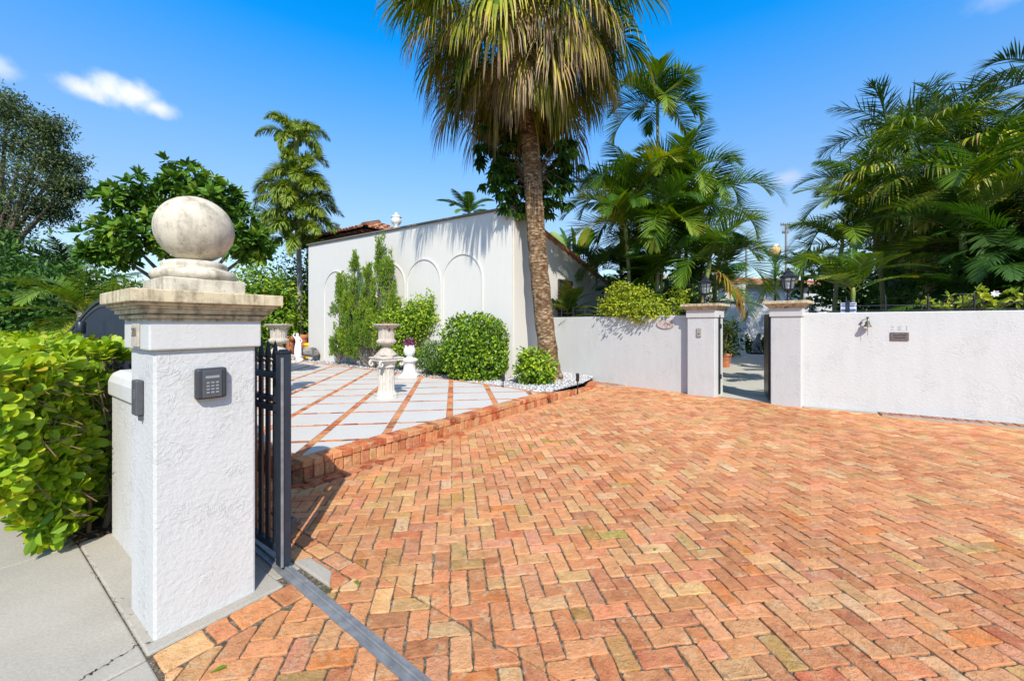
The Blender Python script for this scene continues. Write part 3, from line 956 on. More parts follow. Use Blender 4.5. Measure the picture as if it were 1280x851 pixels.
# terrace
TE = [(6.70, 3.75), (6.97, 4.92), (7.28, 9.22), (7.62, 16.0)]
def te_hp(off):
    out = []
    for (p0, q0), (p1, q1) in zip(TE, TE[1:]):
        a, b = PQ(p0, q0).xy, PQ(p1, q1).xy; d = (b - a).normalized(); nn = Vector((d.y, -d.x))
        if nn.dot(PQ(20, 8).xy - a) < 0: nn = -nn
        out.append((nn.x, nn.y, nn.dot(a) - off))
    return out
mb = MB()
base_poly = clip(pqpoly([(1.9, 3.9), (9, 3.9), (9, 15.8), (1.9, 15.8)]), te_hp(.0))
mb.prism(base_poly, -.1, TH - .022, mat=2)
inner = HPp(1.98, None) + HPq(4.065, 15.6) + te_hp(.105)
tw = .76; sw = .10
for i in range(-26, 12):
    for j in range(-3, 30):
        c = GB * (-.06 + tw * (i + .5)) + GAx * (6.38 - 9 * tw + tw * (j + .5))
        pp = clip(rect(c, GB, tw - sw, tw - sw), inner)
        if pp and parea(pp) > .003:
            mb.prism(pp, TH - .03, TH + random.uniform(-.001, .001), mat=0)
for ax, other, b0, ext in ((GAx, GB, -.06, 1), (GB, GAx, 6.38 - 9 * tw, 0)):
    for i in range(-30, 34):
        for j in range(-90, 170):
            u = b0 + tw * i
            v = j * (tw / 4) + (.05 if not ext else 0)
            c = other * u + ax * (v + .095)
            if c.length > 26 or c.y < 2.5: continue
            pp = clip(rect(c, ax, tw / 4 - .003, sw - .004), inner)
            if pp and parea(pp) > .001: brick(mb, pp, TH - (.001 if ext else .004), .03, brick_col(RED + PAL[:3]), gap=.001, cham=.003, jit=.001, seg=0, mat=1)
for (p0, q0), (p1, q1) in zip(TE, TE[1:]):
    a, b = PQ(p0, q0).xy, PQ(p1, q1).xy; d = (b - a); L = d.length; d.normalize(); nn = Vector((-d.y, d.x))
    for k in range(int(L / .2)):
        c = a + d * (k * .2 + .1) + nn * .05 if (nn.dot(PQ(0, 8).xy - a) > 0) else a + d * (k * .2 + .1) - nn * .05
        brick(mb, rect(c, d, .197, .10), TH + .002, .06, brick_col(RED + PAL[:3]), gap=.001, cham=.004, jit=.001, seg=0, mat=1)
o = mb.build('terrace_paving', [M['tile'], M['brick'], M['sand']]); o['kind'] = 'structure'; o['label'] = 'raised terrace of pale square pavers in a red brick grid'
# kerb of bricks
mb = MB()
def kbox(p, q0, q1, z0, z1, wd):
    pl = pqpoly([(p, q0), (p + wd, q0), (p + wd, q1), (p, q1)])
    brick(mb, pl, z1, z1 - z0, brick_col(RED + PAL[:4]), gap=.002, cham=.006, jit=.003, seg=.05 if p < 4.5 else 0)
p = 1.885
while p < 6.75:
    wd = random.uniform(.098, .112); kbox(p, 3.865 + random.uniform(-.004, .004), 4.0, -.02, .122, wd - .002); p += wd
p = 1.875
while p < 6.75:
    wd = random.uniform(.098, .112); kbox(p, 3.853 + random.uniform(-.004, .004), 4.062, .126, .186 + random.uniform(-.003, .003), wd - .002); p += wd
while p < 8.62:   # the kerb drops to a low edging beside the gravel
    wd = random.uniform(.098, .112); kbox(p, 3.853, 4.05, -.02, max(.05, .15 - .07 * (p - 6.75)), wd - .002); p += wd
for s in np.arange(0, 1.15, .105):
    a = PQ(8.62 + s * .954, 3.92 + s * .30); brick(mb, rect(a.xy, (PQ(.954, .3).xy), .1, .2), .05, .07, brick_col(RED), gap=.002, seg=0)
for q in np.arange(4.07, 7.6, .105):   # return of the kerb behind the gate
    pl = pqpoly([(1.885, q), (2.08, q), (2.08, q + .1), (1.885, q + .1)])
    brick(mb, pl, .186, .2, brick_col(RED + PAL[:4]), gap=.002, cham=.006, jit=.003, seg=.05)
o = mb.build('kerb', M['brick']); o['kind'] = 'structure'; o['label'] = 'low brick kerb between driveway and terrace'
# gravel
mb = MB()
bed = [(6.72, 4.06), (6.97, 4.92), (7.28, 9.22), (7.62, 16), (8.28, 16), (8.28, 5.85), (10.2, 5.85), (9.78, 4.28), (8.6, 4.06)]
bedw = pqpoly(bed)
mb.add([(x, y, TH - .04) for x, y in bedw], [tuple(range(len(bedw)))], tint=.3)
def inpoly(x, y, P):
    c = False
    for i in range(len(P)):
        (x0, y0), (x1, y1) = P[i], P[i - 1]
        if (y0 > y) != (y1 > y) and x < (x1 - x0) * (y - y0) / (y1 - y0) + x0: c = not c
    return c
pts = []
while len(pts) < 9000:
    p_, q_ = random.uniform(6.7, 10.2), random.uniform(4.0, 15) if random.random() < .5 else random.uniform(4.0, 6.5)
    if inpoly(p_, q_, bed): pts.append(PQ(p_, q_, TH - .035 + random.uniform(-.005, .028)))
pts = np.array([tuple(v) for v in pts]); n = len(pts)
oct_ = np.array([(1, 0, 0), (0, 1, 0), (-1, 0, 0), (0, -1, 0), (0, 0, 1), (0, 0, -1)], float)
fo = np.array([(0, 1, 4), (1, 2, 4), (2, 3, 4), (3, 0, 4), (1, 0, 5), (2, 1, 5), (3, 2, 5), (0, 3, 5)])
sc = rng.uniform(.012, .032, (n, 1, 1)) * rng.uniform(.6, 1.2, (n, 1, 3)); an = rng.uniform(0, 6.28, n)
V = oct_[None] * sc; x = V[..., 0] * np.cos(an)[:, None] - V[..., 1] * np.sin(an)[:, None]; y = V[..., 0] * np.sin(an)[:, None] + V[..., 1] * np.cos(an)[:, None]
V = np.stack([x, y, V[..., 2] * .7], 2) + pts[:, None, :]
mb.add(V.reshape(-1, 3), (np.arange(n)[:, None, None] * 6 + fo[None]).reshape(-1, 3), tint=np.repeat(rng.uniform(0, 1, n), 8))
tag(mb.build('gravel', M['pebble']), 'white pebble bed along the house wall and round the big palm', 'gravel', kind='stuff')
# courtyard behind the gate
sheet('courtyard', [(4.0, 8.66), (5.4, 7.26), (30, 8), (34, 60), (3, 60), (5.0, 22)], .006, M['courtyard'], 'pale concrete courtyard beyond the open gate')
# ------------------------------------------------------------------ the near gate pillar
def pqbox(mb, p0, p1, q0, q1, z0, z1, **k):
    mb.prism(pqpoly([(p0, q0), (p1, q0), (p1, q1), (p0, q1)]), z0, z1, **k)


def wall_grid(mb, a, b, z0, z1, nx, nz, **k):
    pass


pc, qc = .79, 2.68
base = PQ(pc, qc)
big = thing('gate_pillar', 'tall white stucco pillar in the foreground with a stained square stone cap and ball', 'pillar', base)
mb = MB(); pqbox(mb, .57, 1.01, 2.48, 2.88, -.05, 1.385); mb.build('shaft', M['stucco'], big, bevel=.012)
mb = MB(); pqbox(mb, .548, 1.03, 2.458, 2.902, 1.378, 1.52); mb.build('band', M['stucco_band'], big, bevel=.008)
mb = MB()
for o_, z0, z1 in ((.022, 1.516, 1.532), (.040, 1.531, 1.548), (.030, 1.547, 1.556), (.055, 1.555, 1.578), (.068, 1.577, 1.590), (.082, 1.589, 1.606), (.102, 1.605, 1.664)):
    pqbox(mb, .57 - o_, 1.01 + o_, 2.48 - o_, 2.88 + o_, z0, z1)
cap = mb.build('cap', M['stone_cap'], big, bevel=.006)
mb = MB(); pqbox(mb, pc - .178, pc + .178, qc - .178, qc + .178, 1.66, 1.738)
pl_ = mb.build('finial_plinth', M['stone'], big, bevel=.006)
mb = MB(); mb.lathe([(.168, 1.734), (.182, 1.742), (.190, 1.760), (.186, 1.782), (.165, 1.795), (.150, 1.797), (.143, 1.806), (.148, 1.816), (.142, 1.832), (.12, 1.842), (.0, 1.845)], 48, (base.x, base.y, 0))
mb.build('finial_base', M['stone'], big)
mb = MB(); mb.sphere((base.x, base.y, 2.018), .178, 64); mb.build('finial_ball', M['stone'], big)

# low wall behind it with an overhanging rounded coping
lw = thing('low_wall', 'short white stucco wall stub with a rounded coping behind the big pillar', 'wall', PQ(.85, 3.4))
mb = MB(); pqbox(mb, .69, .985, 2.875, 4.0, -.05, 1.045); mb.build('wall', M['stucco'], lw, bevel=.012)
mb = MB()
prof = [(.672, 1.0), (.672, 1.10), (.690, 1.15), (.735, 1.172), (.94, 1.172), (.985, 1.15), (1.0, 1.10), (1.0, 1.0)]
A0, A1 = 2.874, 4.02
V = [tuple(PQ(p, A0, z)) for p, z in prof] + [tuple(PQ(p, A1, z)) for p, z in prof]; m = len(prof)
mb.add(V, [tuple(range(m)), tuple(range(2 * m - 1, m - 1, -1))] + [(i, m + i, m + (i + 1) % m, (i + 1) % m) for i in range(m)])
mb.build('coping', M['stucco_band'], lw, bevel=.012)

# keypad (right face, plane q = 2.48, outward is -q)
kp = thing('keypad', 'dark grey gate entry keypad with twelve pale keys on the big pillar', 'keypad', PQ(.79, 2.462, 1.2))
mb = MB(); pqbox(mb, .723, .857, 2.437, 2.479, 1.122, 1.279); mb.build('housing', M['grey_plastic'], kp, bevel=.012)
mb = MB(); pqbox(mb, .748, .832, 2.4325, 2.438, 1.130, 1.268); mb.build('face_plate', M['mid_plastic'], kp, bevel=.003)
mb = MB(); pqbox(mb, .760, .820, 2.4305, 2.4330, 1.228, 1.241); mb.build('display', M['light_key'], kp)
for r_ in range(4):
    for c_ in range(3):
        mb = MB(); pqbox(mb, .764 + c_ * .020, .777 + c_ * .020, 2.4300, 2.4330, 1.152 + r_ * .0165, 1.1605 + r_ * .0165)
        kb = mb.build('key', M['light_key'], kp)
# intercom on the left face (plane p = .57, outward -p)
ic = thing('card_reader', 'slim grey card reader on the street side of the big pillar', 'card reader', PQ(.555, 2.755, 1.14))
mb = MB(); pqbox(mb, .538, .569, 2.635, 2.715, 1.052, 1.226); mb.build('housing', M['mid_plastic'], ic, bevel=.006)
mb = MB()
for k in range(4): pqbox(mb, .5362, .5385, 2.655, 2.661, 1.175 - k * .012, 1.181 - k * .012)
mb.build('light_row', M['light_key'], ic)
mb = MB(); pqbox(mb, .551, .569, 2.642, 2.655, 1.028, 1.053); mb.build('cable_tail', M['mid_plastic'], ic)
# worn number plaque on the band, street side
npq = thing('number_plaque', 'small crumbling house number plaque under the cap of the big pillar', 'plaque', PQ(.54, 2.78, 1.44))
mb = MB(); pqbox(mb, .538, .5475, 2.60, 2.72, 1.392, 1.505); mb.build('plate', M['urn_stone'], npq, bevel=.003)


def text(body, size, parent, mat, matrix, name='lettering', extrude=.001, align='CENTER'):
    cu = bpy.data.curves.new(name, 'FONT'); cu.body = body; cu.size = size; cu.extrude = extrude; cu.align_x = align; cu.align_y = 'CENTER'
    o = bpy.data.objects.new(name, cu); COL.objects.link(o); cu.materials.append(mat)
    bpy.context.view_layer.update()
    me = bpy.data.meshes.new_from_object(o.evaluated_get(bpy.context.evaluated_depsgraph_get())); me.name = name
    bpy.data.objects.remove(o); o = bpy.data.objects.new(name, me); COL.objects.link(o)
    if not me.materials: me.materials.append(mat)
    o.parent = parent; o.matrix_parent_inverse = Matrix.Translation(-Vector(parent.location))
    o.matrix_basis = matrix
    return o


def face_matrix(pos, normal):
    """text faces along normal, upright"""
    n = Vector(normal).normalized(); z = Vector((0, 0, 1)); x = z.cross(n).normalized()
    return Matrix.Translation(pos) @ Matrix((x, z, n)).transposed().to_4x4()


text('281', .062, npq, M['bronze'], face_matrix(PQ(.5372, 2.66, 1.462), PQ(-1, 0)) @ Matrix.Rotation(R(0), 4, 'Z'))

# ------------------------------------------------------------------ sliding gate and its track
sg = thing('sliding_gate', 'open navy iron sliding gate with spear pickets and a swept top behind the big pillar', 'gate', PQ(1.2, 2.66))
def gtop(q):
    if q < 3.35: return 1.19
    s = min(1, max(0, (q - 3.35) / 1.8)); a = 1.19 + .64 * (s * s * (3 - 2 * s))
    s2 = min(1, max(0, (q - 7.3) / 3.3)); return a - .52 * (s2 * s2 * (3 - 2 * s2))
mb = MB(); pqbox(mb, 1.170, 1.235, 2.54, 2.602, .03, 1.325)
mb.build('end_post', M['navy'], sg, bevel=.004)
mb = MB(); pqbox(mb, 1.165, 1.24, 2.535, 2.607, 1.322, 1.340); pqbox(mb, 1.18, 1.225, 2.55, 2.592, 1.338, 1.349); mb.build('post_cap', M['iron'], sg, bevel=.006)
mb = MB(); pqbox(mb, 1.1705, 1.186, 2.532, 2.5395, .03, 1.30); mb.build('edge_strip', M['steel'], sg, bevel=.002)
for zc in (.11, .98, 1.185):
    mb = MB(); pqbox(mb, 1.182, 1.218, 2.602, 3.4 if zc > 1 else 11.0, zc - .02, zc + .02); mb.build('rail', M['navy'], sg, bevel=.003)
mb = MB()
mb.bar(PQ(1.2, 2.602, 1.035), PQ(1.2, 3.9, 1.035), .036, .03); mb.build('rail', M['navy'], sg)
for off in (0, -.075):
    mb = MB(); qs = np.arange(3.35, 11.0, .15)
    for a, b in zip(qs, qs[1:]): mb.bar(PQ(1.2, a - .006, gtop(a) + off), PQ(1.2, b + .006, gtop(b) + off), .045, .042)
    mb.build('swept_rail', M['navy'], sg)
def finial(mb, c, s=1.0):
    mb.lathe([(.013 * s, 0), (.020 * s, .006 * s), (.020 * s, .02 * s), (.012 * s, .028 * s), (.021 * s, .036 * s), (.021 * s, .05 * s), (.007 * s, .13 * s), (0, .15 * s)], 8, tuple(c))
q = 2.672
while q < 3.35:
    mb = MB(); mb.bar(PQ(1.2, q, .11), PQ(1.2, q, 1.26), .022); finial(mb, PQ(1.2, q, 1.255)); mb.build('picket', M['iron'], sg); q += .098
mb = MB(); q = 3.4
while q < 11.0:
    mb.bar(PQ(1.2, q, .11), PQ(1.2, q, gtop(q) - .07), .022, .03); q += .045
o = mb.build('slat_infill', M['navy'], sg)
mb = MB(); pqbox(mb, 1.186, 1.190, 3.42, 10.98, .13, .97); mb.build('backing_sheet', M['navy'], sg)
mb = MB(); pqbox(mb, 1.2355, 1.272, 2.545, 2.60, .20, .29); mb.bar(PQ(1.272, 2.56, .245), PQ(1.30, 2.56, .245), .02); mb.build('latch', M['black'], sg, bevel=.003)
tr = thing('gate_track', 'grey steel gate track crossing the bricks at an angle', 'track', PQ(1.2, 0))
def trbox(mb, d0, d1, q0, q1, z0, z1):
    f = lambda d, q: tuple(PQ(1.217 + .045 * (q - 2.87) + d, q).xy)
    mb.prism([f(d0, q0), f(d1, q0), f(d1, q1), f(d0, q1)], z0, z1)
mb = MB()
trbox(mb, -.038, -.006, -2, 3.7, -.02, .008); trbox(mb, .006, .038, -2, 3.7, -.02, .006)
mb.build('base_plate', M['steel'], tr)
mb = MB(); trbox(mb, -.006, .006, -2, 3.7, -.02, .020); trbox(mb, .0065, .0155, -2, 3.7, -.02, .011); mb.build('guide_rail', M['steel'], tr, bevel=.003)
for q in np.arange(.6, 2.7, .21):
    for d, o_ in ((-.026, 0), (.028, .05)):
        mb = MB(); mb.lathe([(.004, .004), (.004, .0092), (0, .0100)], 8, tuple(PQ(1.217 + .045 * (q + o_ - 2.87) + d, q + o_, 0))); mb.build('bolt', M['steel'], tr)

# ------------------------------------------------------------------ garden wall, gate pillars and lanterns
WN = math.sqrt(.5)
def WF(t, n, z=0.0): return Vector((6.325 + WN * t + WN * n, 6.325 - WN * t + WN * n, z))
def wfbox(mb, t0, t1, n0, n1, z0, z1, **k):
    mb.prism([tuple(WF(*c).xy) for c in ((t0, n0), (t1, n0), (t1, n1), (t0, n1))], z0, z1, **k)
def WR(t, n, z=0.0): return Vector((5.33 + .852 * t + .524 * n, 7.36 - .524 * t + .852 * n, z))
def wrbox(mb, t0, t1, n0, n1, z0, z1, **k):
    mb.prism([tuple(WR(*c).xy) for c in ((t0, n0), (t1, n0), (t1, n1), (t0, n1))], z0, z1, **k)
w1 = thing('garden_wall', 'white stucco garden wall running from the house to the open gate', 'wall', WF(-5.5, .1))
mb = MB(); wfbox(mb, -7.6, -3.40, 0, .2, -.1, 1.712); mb.build('wall', M['stucco_wall'], w1, bevel=.015)
w2 = thing('garden_wall', 'white stucco garden wall right of the open gate with bell and number', 'wall', WR(2, .1))
mb = MB(); wrbox(mb, 0, 6.0, 0, .2, -.1, 1.718); mb.build('wall', M['stucco_wall'], w2, bevel=.015)
def gate_pillar(t0, t1, n0, n1, label):
    g = thing('gate_pillar', label, 'pillar', WF((t0 + t1) / 2, (n0 + n1) / 2))
    mb = MB(); wfbox(mb, t0, t1, n0, n1, -.1, 1.66); mb.build('shaft', M['stucco_wall'], g, bevel=.012)
    mb = MB(); wfbox(mb, t0 - .02, t1 + .02, n0 - .02, n1 + .02, 1.655, 1.808); mb.build('band', M['stucco_band'], g, bevel=.006)
    mb = MB()
    for o_, z0, z1 in ((.03, 1.806, 1.826), (.045, 1.825, 1.846), (.065, 1.845, 1.872), (.085, 1.871, 1.89), (.11, 1.889, 1.945)):
        wfbox(mb, t0 - o_, t1 + o_, n0 - o_, n1 + o_, z0, z1)
    mb.build('cap', M['stone_cap'], g, bevel=.006)
    return g
gate_pillar(-3.44, -2.88, -.14, .36, 'white stucco gate pillar left of the courtyard opening, with a small buzzer')
gate_pillar(-1.90, -1.42, -.10, .36, 'white stucco gate pillar right of the courtyard opening, joined to the bell wall')

t_glass = NT('lantern_glass')
tg = t_glass.new('ShaderNodeBsdfTransparent'); tg.inputs[0].default_value = (.80, .86, .90, 1)
gl = t_glass.new('ShaderNodeBsdfGlossy'); gl.inputs['Roughness'].default_value = .08
dfs = t_glass.new('ShaderNodeBsdfDiffuse'); dfs.inputs[0].default_value = (.5, .55, .58, 1)
m1 = t_glass.new('ShaderNodeMixShader'); m1.inputs[0].default_value = .15; t_glass.link(tg.outputs[0], m1.inputs[1]); t_glass.link(gl.outputs[0], m1.inputs[2])
m2 = t_glass.new('ShaderNodeMixShader'); m2.inputs[0].default_value = .25; t_glass.link(m1.outputs[0], m2.inputs[1]); t_glass.link(dfs.outputs[0], m2.inputs[2]); t_glass.link(m2.outputs[0], t_glass.out.inputs[0])
M['lglass'] = t_glass.m
def lantern(pos, label):
    g = thing('gate_lantern', label, 'lantern', pos, R(20), local=True)
    mb = MB(); mb.lathe([(.075, 0), (.075, .015), (.05, .03), (.028, .045), (.022, .10), (.034, .115), (.024, .13), (.022, .17), (.05, .19), (.085, .205), (.075, .225), (.09, .235)], 16); mb.build('stem', M['iron'], g)
    mb = MB(); n = 6
    for i in range(n):
        an = i * math.pi / 3; an2 = an + math.pi / 3
        a = (.085 * math.cos(an), .085 * math.sin(an), .235); b = (.122 * math.cos(an), .122 * math.sin(an), .455)
        mb.bar(a, b, .014)
        mb.bar((.122 * math.cos(an), .122 * math.sin(an), .455), (.122 * math.cos(an2), .122 * math.sin(an2), .455), .016)
        mb.bar((.109 * math.cos(an), .109 * math.sin(an), .38), (.109 * math.cos(an2), .109 * math.sin(an2), .38), .008)
    mb.build('cage', M['iron'], g)
    mb = MB()
    for i in range(n):
        an = i * math.pi / 3; an2 = an + math.pi / 3
        mb.add([(.082 * math.cos(an), .082 * math.sin(an), .237), (.082 * math.cos(an2), .082 * math.sin(an2), .237), (.118 * math.cos(an2), .118 * math.sin(an2), .452), (.118 * math.cos(an), .118 * math.sin(an), .452)], [(0, 1, 2, 3)])
    mb.build('glass', M['lglass'], g)
    mb = MB(); mb.lathe([(.02, .236), (.014, .26), (.014, .30)], 8); mb.lathe([(.017, .302), (.026, .33), (.017, .37), (0, .40)], 10); mb.build('candle', M['whitepaint'], g)
    mb = MB(); mb.lathe([(.148, .452), (.152, .466), (.12, .485), (.085, .515), (.07, .545), (.078, .552), (.05, .57), (.03, .585), (.02, .60), (.028, .615), (.012, .635), (0, .65)], 6, smooth=False); mb.build('roof', M['iron'], g)
    return g
lantern(WF(-3.16, .11, 1.945), 'black candle lantern on the left gate pillar, in front of the palm stems')
lantern(WF(-1.66, .13, 1.945), 'black candle lantern on the right gate pillar by the bell wall')

def leaf_gate(pos, ang, label):
    g = thing('metal_gate', label, 'gate', pos, ang, local=True)
    mb = MB(); mb.box((.5, 0, .86), (.98, .05, 1.66)); mb.build('panel', M['iron'], g, bevel=.004)
    for z in (.35, 1.4):
        mb = MB(); mb.lathe([(.02, z), (.02, z + .1)], 8, (-.005, -.03, 0)); mb.build('hinge', M['iron'], g)
    mb = MB(); mb.bar((.9, -.05, .95), (.9, -.05, 1.08), .02); mb.build('handle', M['iron'], g)
    return g
leaf_gate(WF(-2.862, .06, .02), math.atan2(.890, .455) - .035, 'dark metal gate leaf swung inward against the left gate pillar')
leaf_gate(WF(-1.945, .05, .02), math.atan2(.89, .475), 'dark metal gate leaf swung inward beside the right gate pillar')

# things on the walls
bz = thing('door_buzzer', 'small taupe buzzer box on the left gate pillar', 'buzzer', WF(-3.2, -.15, 1.33))
mb = MB(); wfbox(mb, -3.24, -3.145, -.162, -.139, 1.245, 1.43); mb.build('housing', M['taupe'], bz, bevel=.008)
mb = MB(); wfbox(mb, -3.205, -3.18, -.168, -.161, 1.30, 1.325); mb.build('button', M['mid_plastic'], bz)
ov = thing('oval_plaque', 'oval stone plaque under the overhanging lime shrub', 'plaque', WF(-3.95, -.01, 1.5))
pm = face_matrix(WF(-3.98, -.004, 1.52), (-WN, -WN, 0))
mb = MB(); NN = 40
def oval(a, b, z): return [tuple(pm @ Vector((a * math.cos(6.2832 * i / NN), b * math.sin(6.2832 * i / NN), z))) for i in range(NN)]
V = oval(.215, .115, 0) + oval(.215, .115, .012) + oval(.20, .10, .018)
mb.add(V, [tuple(range(2 * NN, 3 * NN))] + [(i + r_ * NN, (i + 1) % NN + r_ * NN, (i + 1) % NN + (r_ + 1) * NN, i + (r_ + 1) * NN) for r_ in (0, 1) for i in range(NN)])
mb.build('plate', mat_stone('pinkish_plaque', (.60, .50, .46, 1), (.2, .14, .11, 1), .7), ov)
for k, (x, y, rr) in enumerate(((.02, -.02, .05), (.08, -.03, .035))):
    mb = MB(); mb.tube([pm @ Vector((x + rr * math.cos(u), y + rr * math.sin(u) * .8, .019)) for u in np.linspace(.3, 3.4, 8)], .006, 5); mb.build('relief', M['bronze'], ov)
# ship's bell
bt = .15
BP = WR(.905, -.085, 1.505)
bl = thing('wall_bell', 'small bronze bell on a curved bracket with a pull cord, on the white wall', 'bell', BP)
mb = MB(); mb.lathe([(.0, .065), (.018, .063), (.027, .052), (.031, .03), (.036, .005), (.047, -.018), (.062, -.033), (.060, -.038), (.04, -.02), (.0, .04)], 24, tuple(BP)); mb.build('bell_body', M['bronze'], bl)
mb = MB(); mb.tube([WR(.82, -.002, 1.50), WR(.825, -.03, 1.55), WR(.85, -.06, 1.585), WR(.905, -.085, 1.602)], .006, 6)
mb.lathe([(.005, .09), (.022, .125), (.022, .13), (.0, .131)], 8, tuple(BP)); mb.lathe([(.006, .06), (.006, .1)], 6, tuple(BP)); mb.build('bracket', M['bronze'], bl)
mb = MB(); mb.tube([BP + Vector((0, 0, -.01)), BP + Vector((0, 0, -.06)), BP + Vector((0, 0, -.19))], [.008, .004, .0025], 5); mb.build('pull_cord', M['bronze'], bl)
wp = thing('wall_plaque', 'dark rectangular bronze plaque on the white wall below the numerals', 'plaque', WR(1.32, -.01, 1.31))
mb = MB(); wrbox(mb, 1.21, 1.435, -.018, -.0005, 1.24, 1.375); mb.build('plate', plain('plaque_bronze', (.135, .115, .10, 1), .6, .2, .3, 25), wp, bevel=.002)
rl = plain('plaque_relief', (.07, .06, .05, 1), .6, .2)
for z, a, b in ((1.330, 1.245, 1.39), (1.285, 1.255, 1.38)):
    mb = MB()
    for t in np.arange(a, b, .02): wrbox(mb, t, t + .014, -.0215, -.0175, z - .009, z + .009)
    mb.build('raised_line', rl, wp)
nm = thing('house_number', 'faded painted house numerals above the dark plaque', 'numerals', WR(1.32, -.005, 1.44))
for k, ch in enumerate('281'):
    text(ch, .105, nm, M['paint_grey'], face_matrix(WR(1.235 + k * .09, -.0025, 1.445), (-.524, -.852, 0)), 'numeral', .0015)
# brick edging at the wall foot
def edging(t0, t1, n, label, WF=WF, wfbox=wfbox):
    mb = MB(); wfbox(mb, t0, t1, n - .29, n - .002, -.02, .024, mat=1)
    for t in np.arange(t0, t1 - .1, .125):
        brick(mb, [tuple(WF(*c).xy) for c in ((t, n - .275), (t + .112, n - .275), (t + .112, n - .03), (t, n - .03))], .034, .03, (.30, .135, .105, 1), gap=.004, seg=0, mat=0)
    o = mb.build('brick_edging', [M['brick'], M['sidewalk']]); o['kind'] = 'structure'; o['label'] = label; return o
edging(1.05, 5.5, 0, 'mortared brick edging along the foot of the bell wall', WR, wrbox)
edging(-5.9, -5.0, 0, 'mortared brick edging along the foot of the left wall')
mb = MB(); wrbox(mb, .02, 1.045, -.09, -.002, -.03, .014); o = mb.build('wall_footing', M['sidewalk'], bevel=.01); o['kind'] = 'structure'; o['label'] = 'broken cement fillet at the foot of the bell wall'

# iron railings on the walls
def railing(t0, t1, n, zt, label, step=.42, arches=(), WF=WF):
    g = thing('wall_railing', label, 'railing', WF((t0 + t1) / 2, n, zt))
    for z in (zt + .03, zt + .115):
        mb = MB(); mb.bar(WF(t0, n, z), WF(t1, n, z), .018, .014); mb.build('rail', M['iron'], g)
    for t in np.arange(t0 + .05, t1, step):
        mb = MB(); mb.bar(WF(t, n, zt - .01), WF(t, n, zt + .20), .018); finial(mb, WF(t, n, zt + .19), .7); mb.build('post', M['iron'], g)
    for t in arches:
        mb = MB()
        for rr in (.20, .11): mb.tube([WF(t + rr * 1.1 * math.cos(a), n, zt + .115 + rr * .8 * math.sin(a)) for a in np.linspace(0, math.pi, 12)], .008, 6)
        mb.bar(WF(t, n, zt + .115), WF(t, n, zt + .275), .012); mb.build('arch', M['iron'], g)
    return g
railing(.08, 5.9, .1, 1.718, 'low black iron railing with an arch along the top of the bell wall', .52, (2.085,), WR)
railing(-7.5, -3.5, .1, 1.712, 'low black iron railing with spear tips along the top of the left wall', .40)
sn = thing('notice_sign', 'small white and blue notice sign behind the railing on the bell wall', 'sign', WR(.67, .30, 1.7))
mb = MB(); wrbox(mb, .60, .82, .29, .30, 1.70, 1.90); mb.build('board', M['whitepaint'], sn)
mb = MB()
for z in (1.878, 1.775):
    wrbox(mb, .61, .81, .286, .2905, z - .013, z + .013)
for z in (1.85, 1.835, 1.815, 1.75, 1.735): wrbox(mb, .62, .79, .287, .2905, z - .003, z + .003)
mb.build('print', M['blue'], sn)
mb = MB(); wrbox(mb, .698, .722, .255, .284, 1.2, 1.94); mb.build('post', M['iron'], sn)

# ------------------------------------------------------------------ house
hs_ = thing('house', 'white stucco house wing with blind arches and a sloping tiled roof edge', 'house', PQ(8.29, 5.85))
mb = MB()
def htop(q): return 4.45 + .018 * (q - 5.85)
V = []
for p in (8.29, 8.54):
    V += [tuple(PQ(p, 5.85, -.1)), tuple(PQ(p, 15.7, -.1)), tuple(PQ(p, 15.7, htop(15.7))), tuple(PQ(p, 5.85, htop(5.85)))]
Fb = [(0, 1, 2, 3), (7, 6, 5, 4), (0, 4, 5, 1), (1, 5, 6, 2), (2, 6, 7, 3), (3, 7, 4, 0)]
mb.add(V, Fb); mb.build('front_wall', M['stucco_house'], hs_)
def stop(p): return 4.44 - .22 * (p - 8.29)
mb = MB(); V = []
for q in (5.852, 6.1):
    V += [tuple(PQ(8.54, q, -.1)), tuple(PQ(15, q, -.1)), tuple(PQ(15, q, stop(15))), tuple(PQ(8.54, q, stop(8.54)))]
mb.add(V, Fb); mb.build('side_wall', M['stucco_house'], hs_)
mb = MB(); pqbox(mb, 8.54, 15, 15.45, 15.7, -.1, 3.0); mb.build('side_wall', M['stucco_house'], hs_)
mb = MB(); mb.bar(PQ(8.40, 5.80, htop(5.8) + .03), PQ(8.40, 15.75, htop(15.75) + .03), .34, .05); mb.build('coping', plain('dark_coping', (.16, .14, .12, 1), .8), hs_)
mb = MB(); mb.bar(PQ(8.36, 5.846, 0), PQ(8.36, 5.846, 4.44), .09, .02); mb.build('corner_trim', M['trim'], hs_)
for k in range(5):
    s0 = .93 + k * 1.565; qm = 5.85 + s0 + .77; rr = .76; zs = 2.74
    path = [(qm - rr, TH)] + [(qm + rr * math.cos(a), zs + rr * math.sin(a)) for a in np.linspace(math.pi, 0, 22)] + [(qm + rr, TH)]
    mb = MB(); V = []
    for i, (q, z) in enumerate(path):
        a = math.atan2(z - zs, q - qm) if z > zs - .01 else (math.pi if q < qm else 0)
        for dr, dp in ((0, .01), (0, -.026), (-.045, -.026), (-.045, .01)):
            V.append(tuple(PQ(8.29 + dp, q + dr * math.cos(a), z + dr * max(0, math.sin(a)))))
    n = len(path)
    mb.add(V, np.array([(i * 4 + j, i * 4 + (j + 1) % 4, i * 4 + 4 + (j + 1) % 4, i * 4 + 4 + j) for i in range(n - 1) for j in range(4)]))
    mb.build('arch_moulding', M['stucco_house'], hs_)
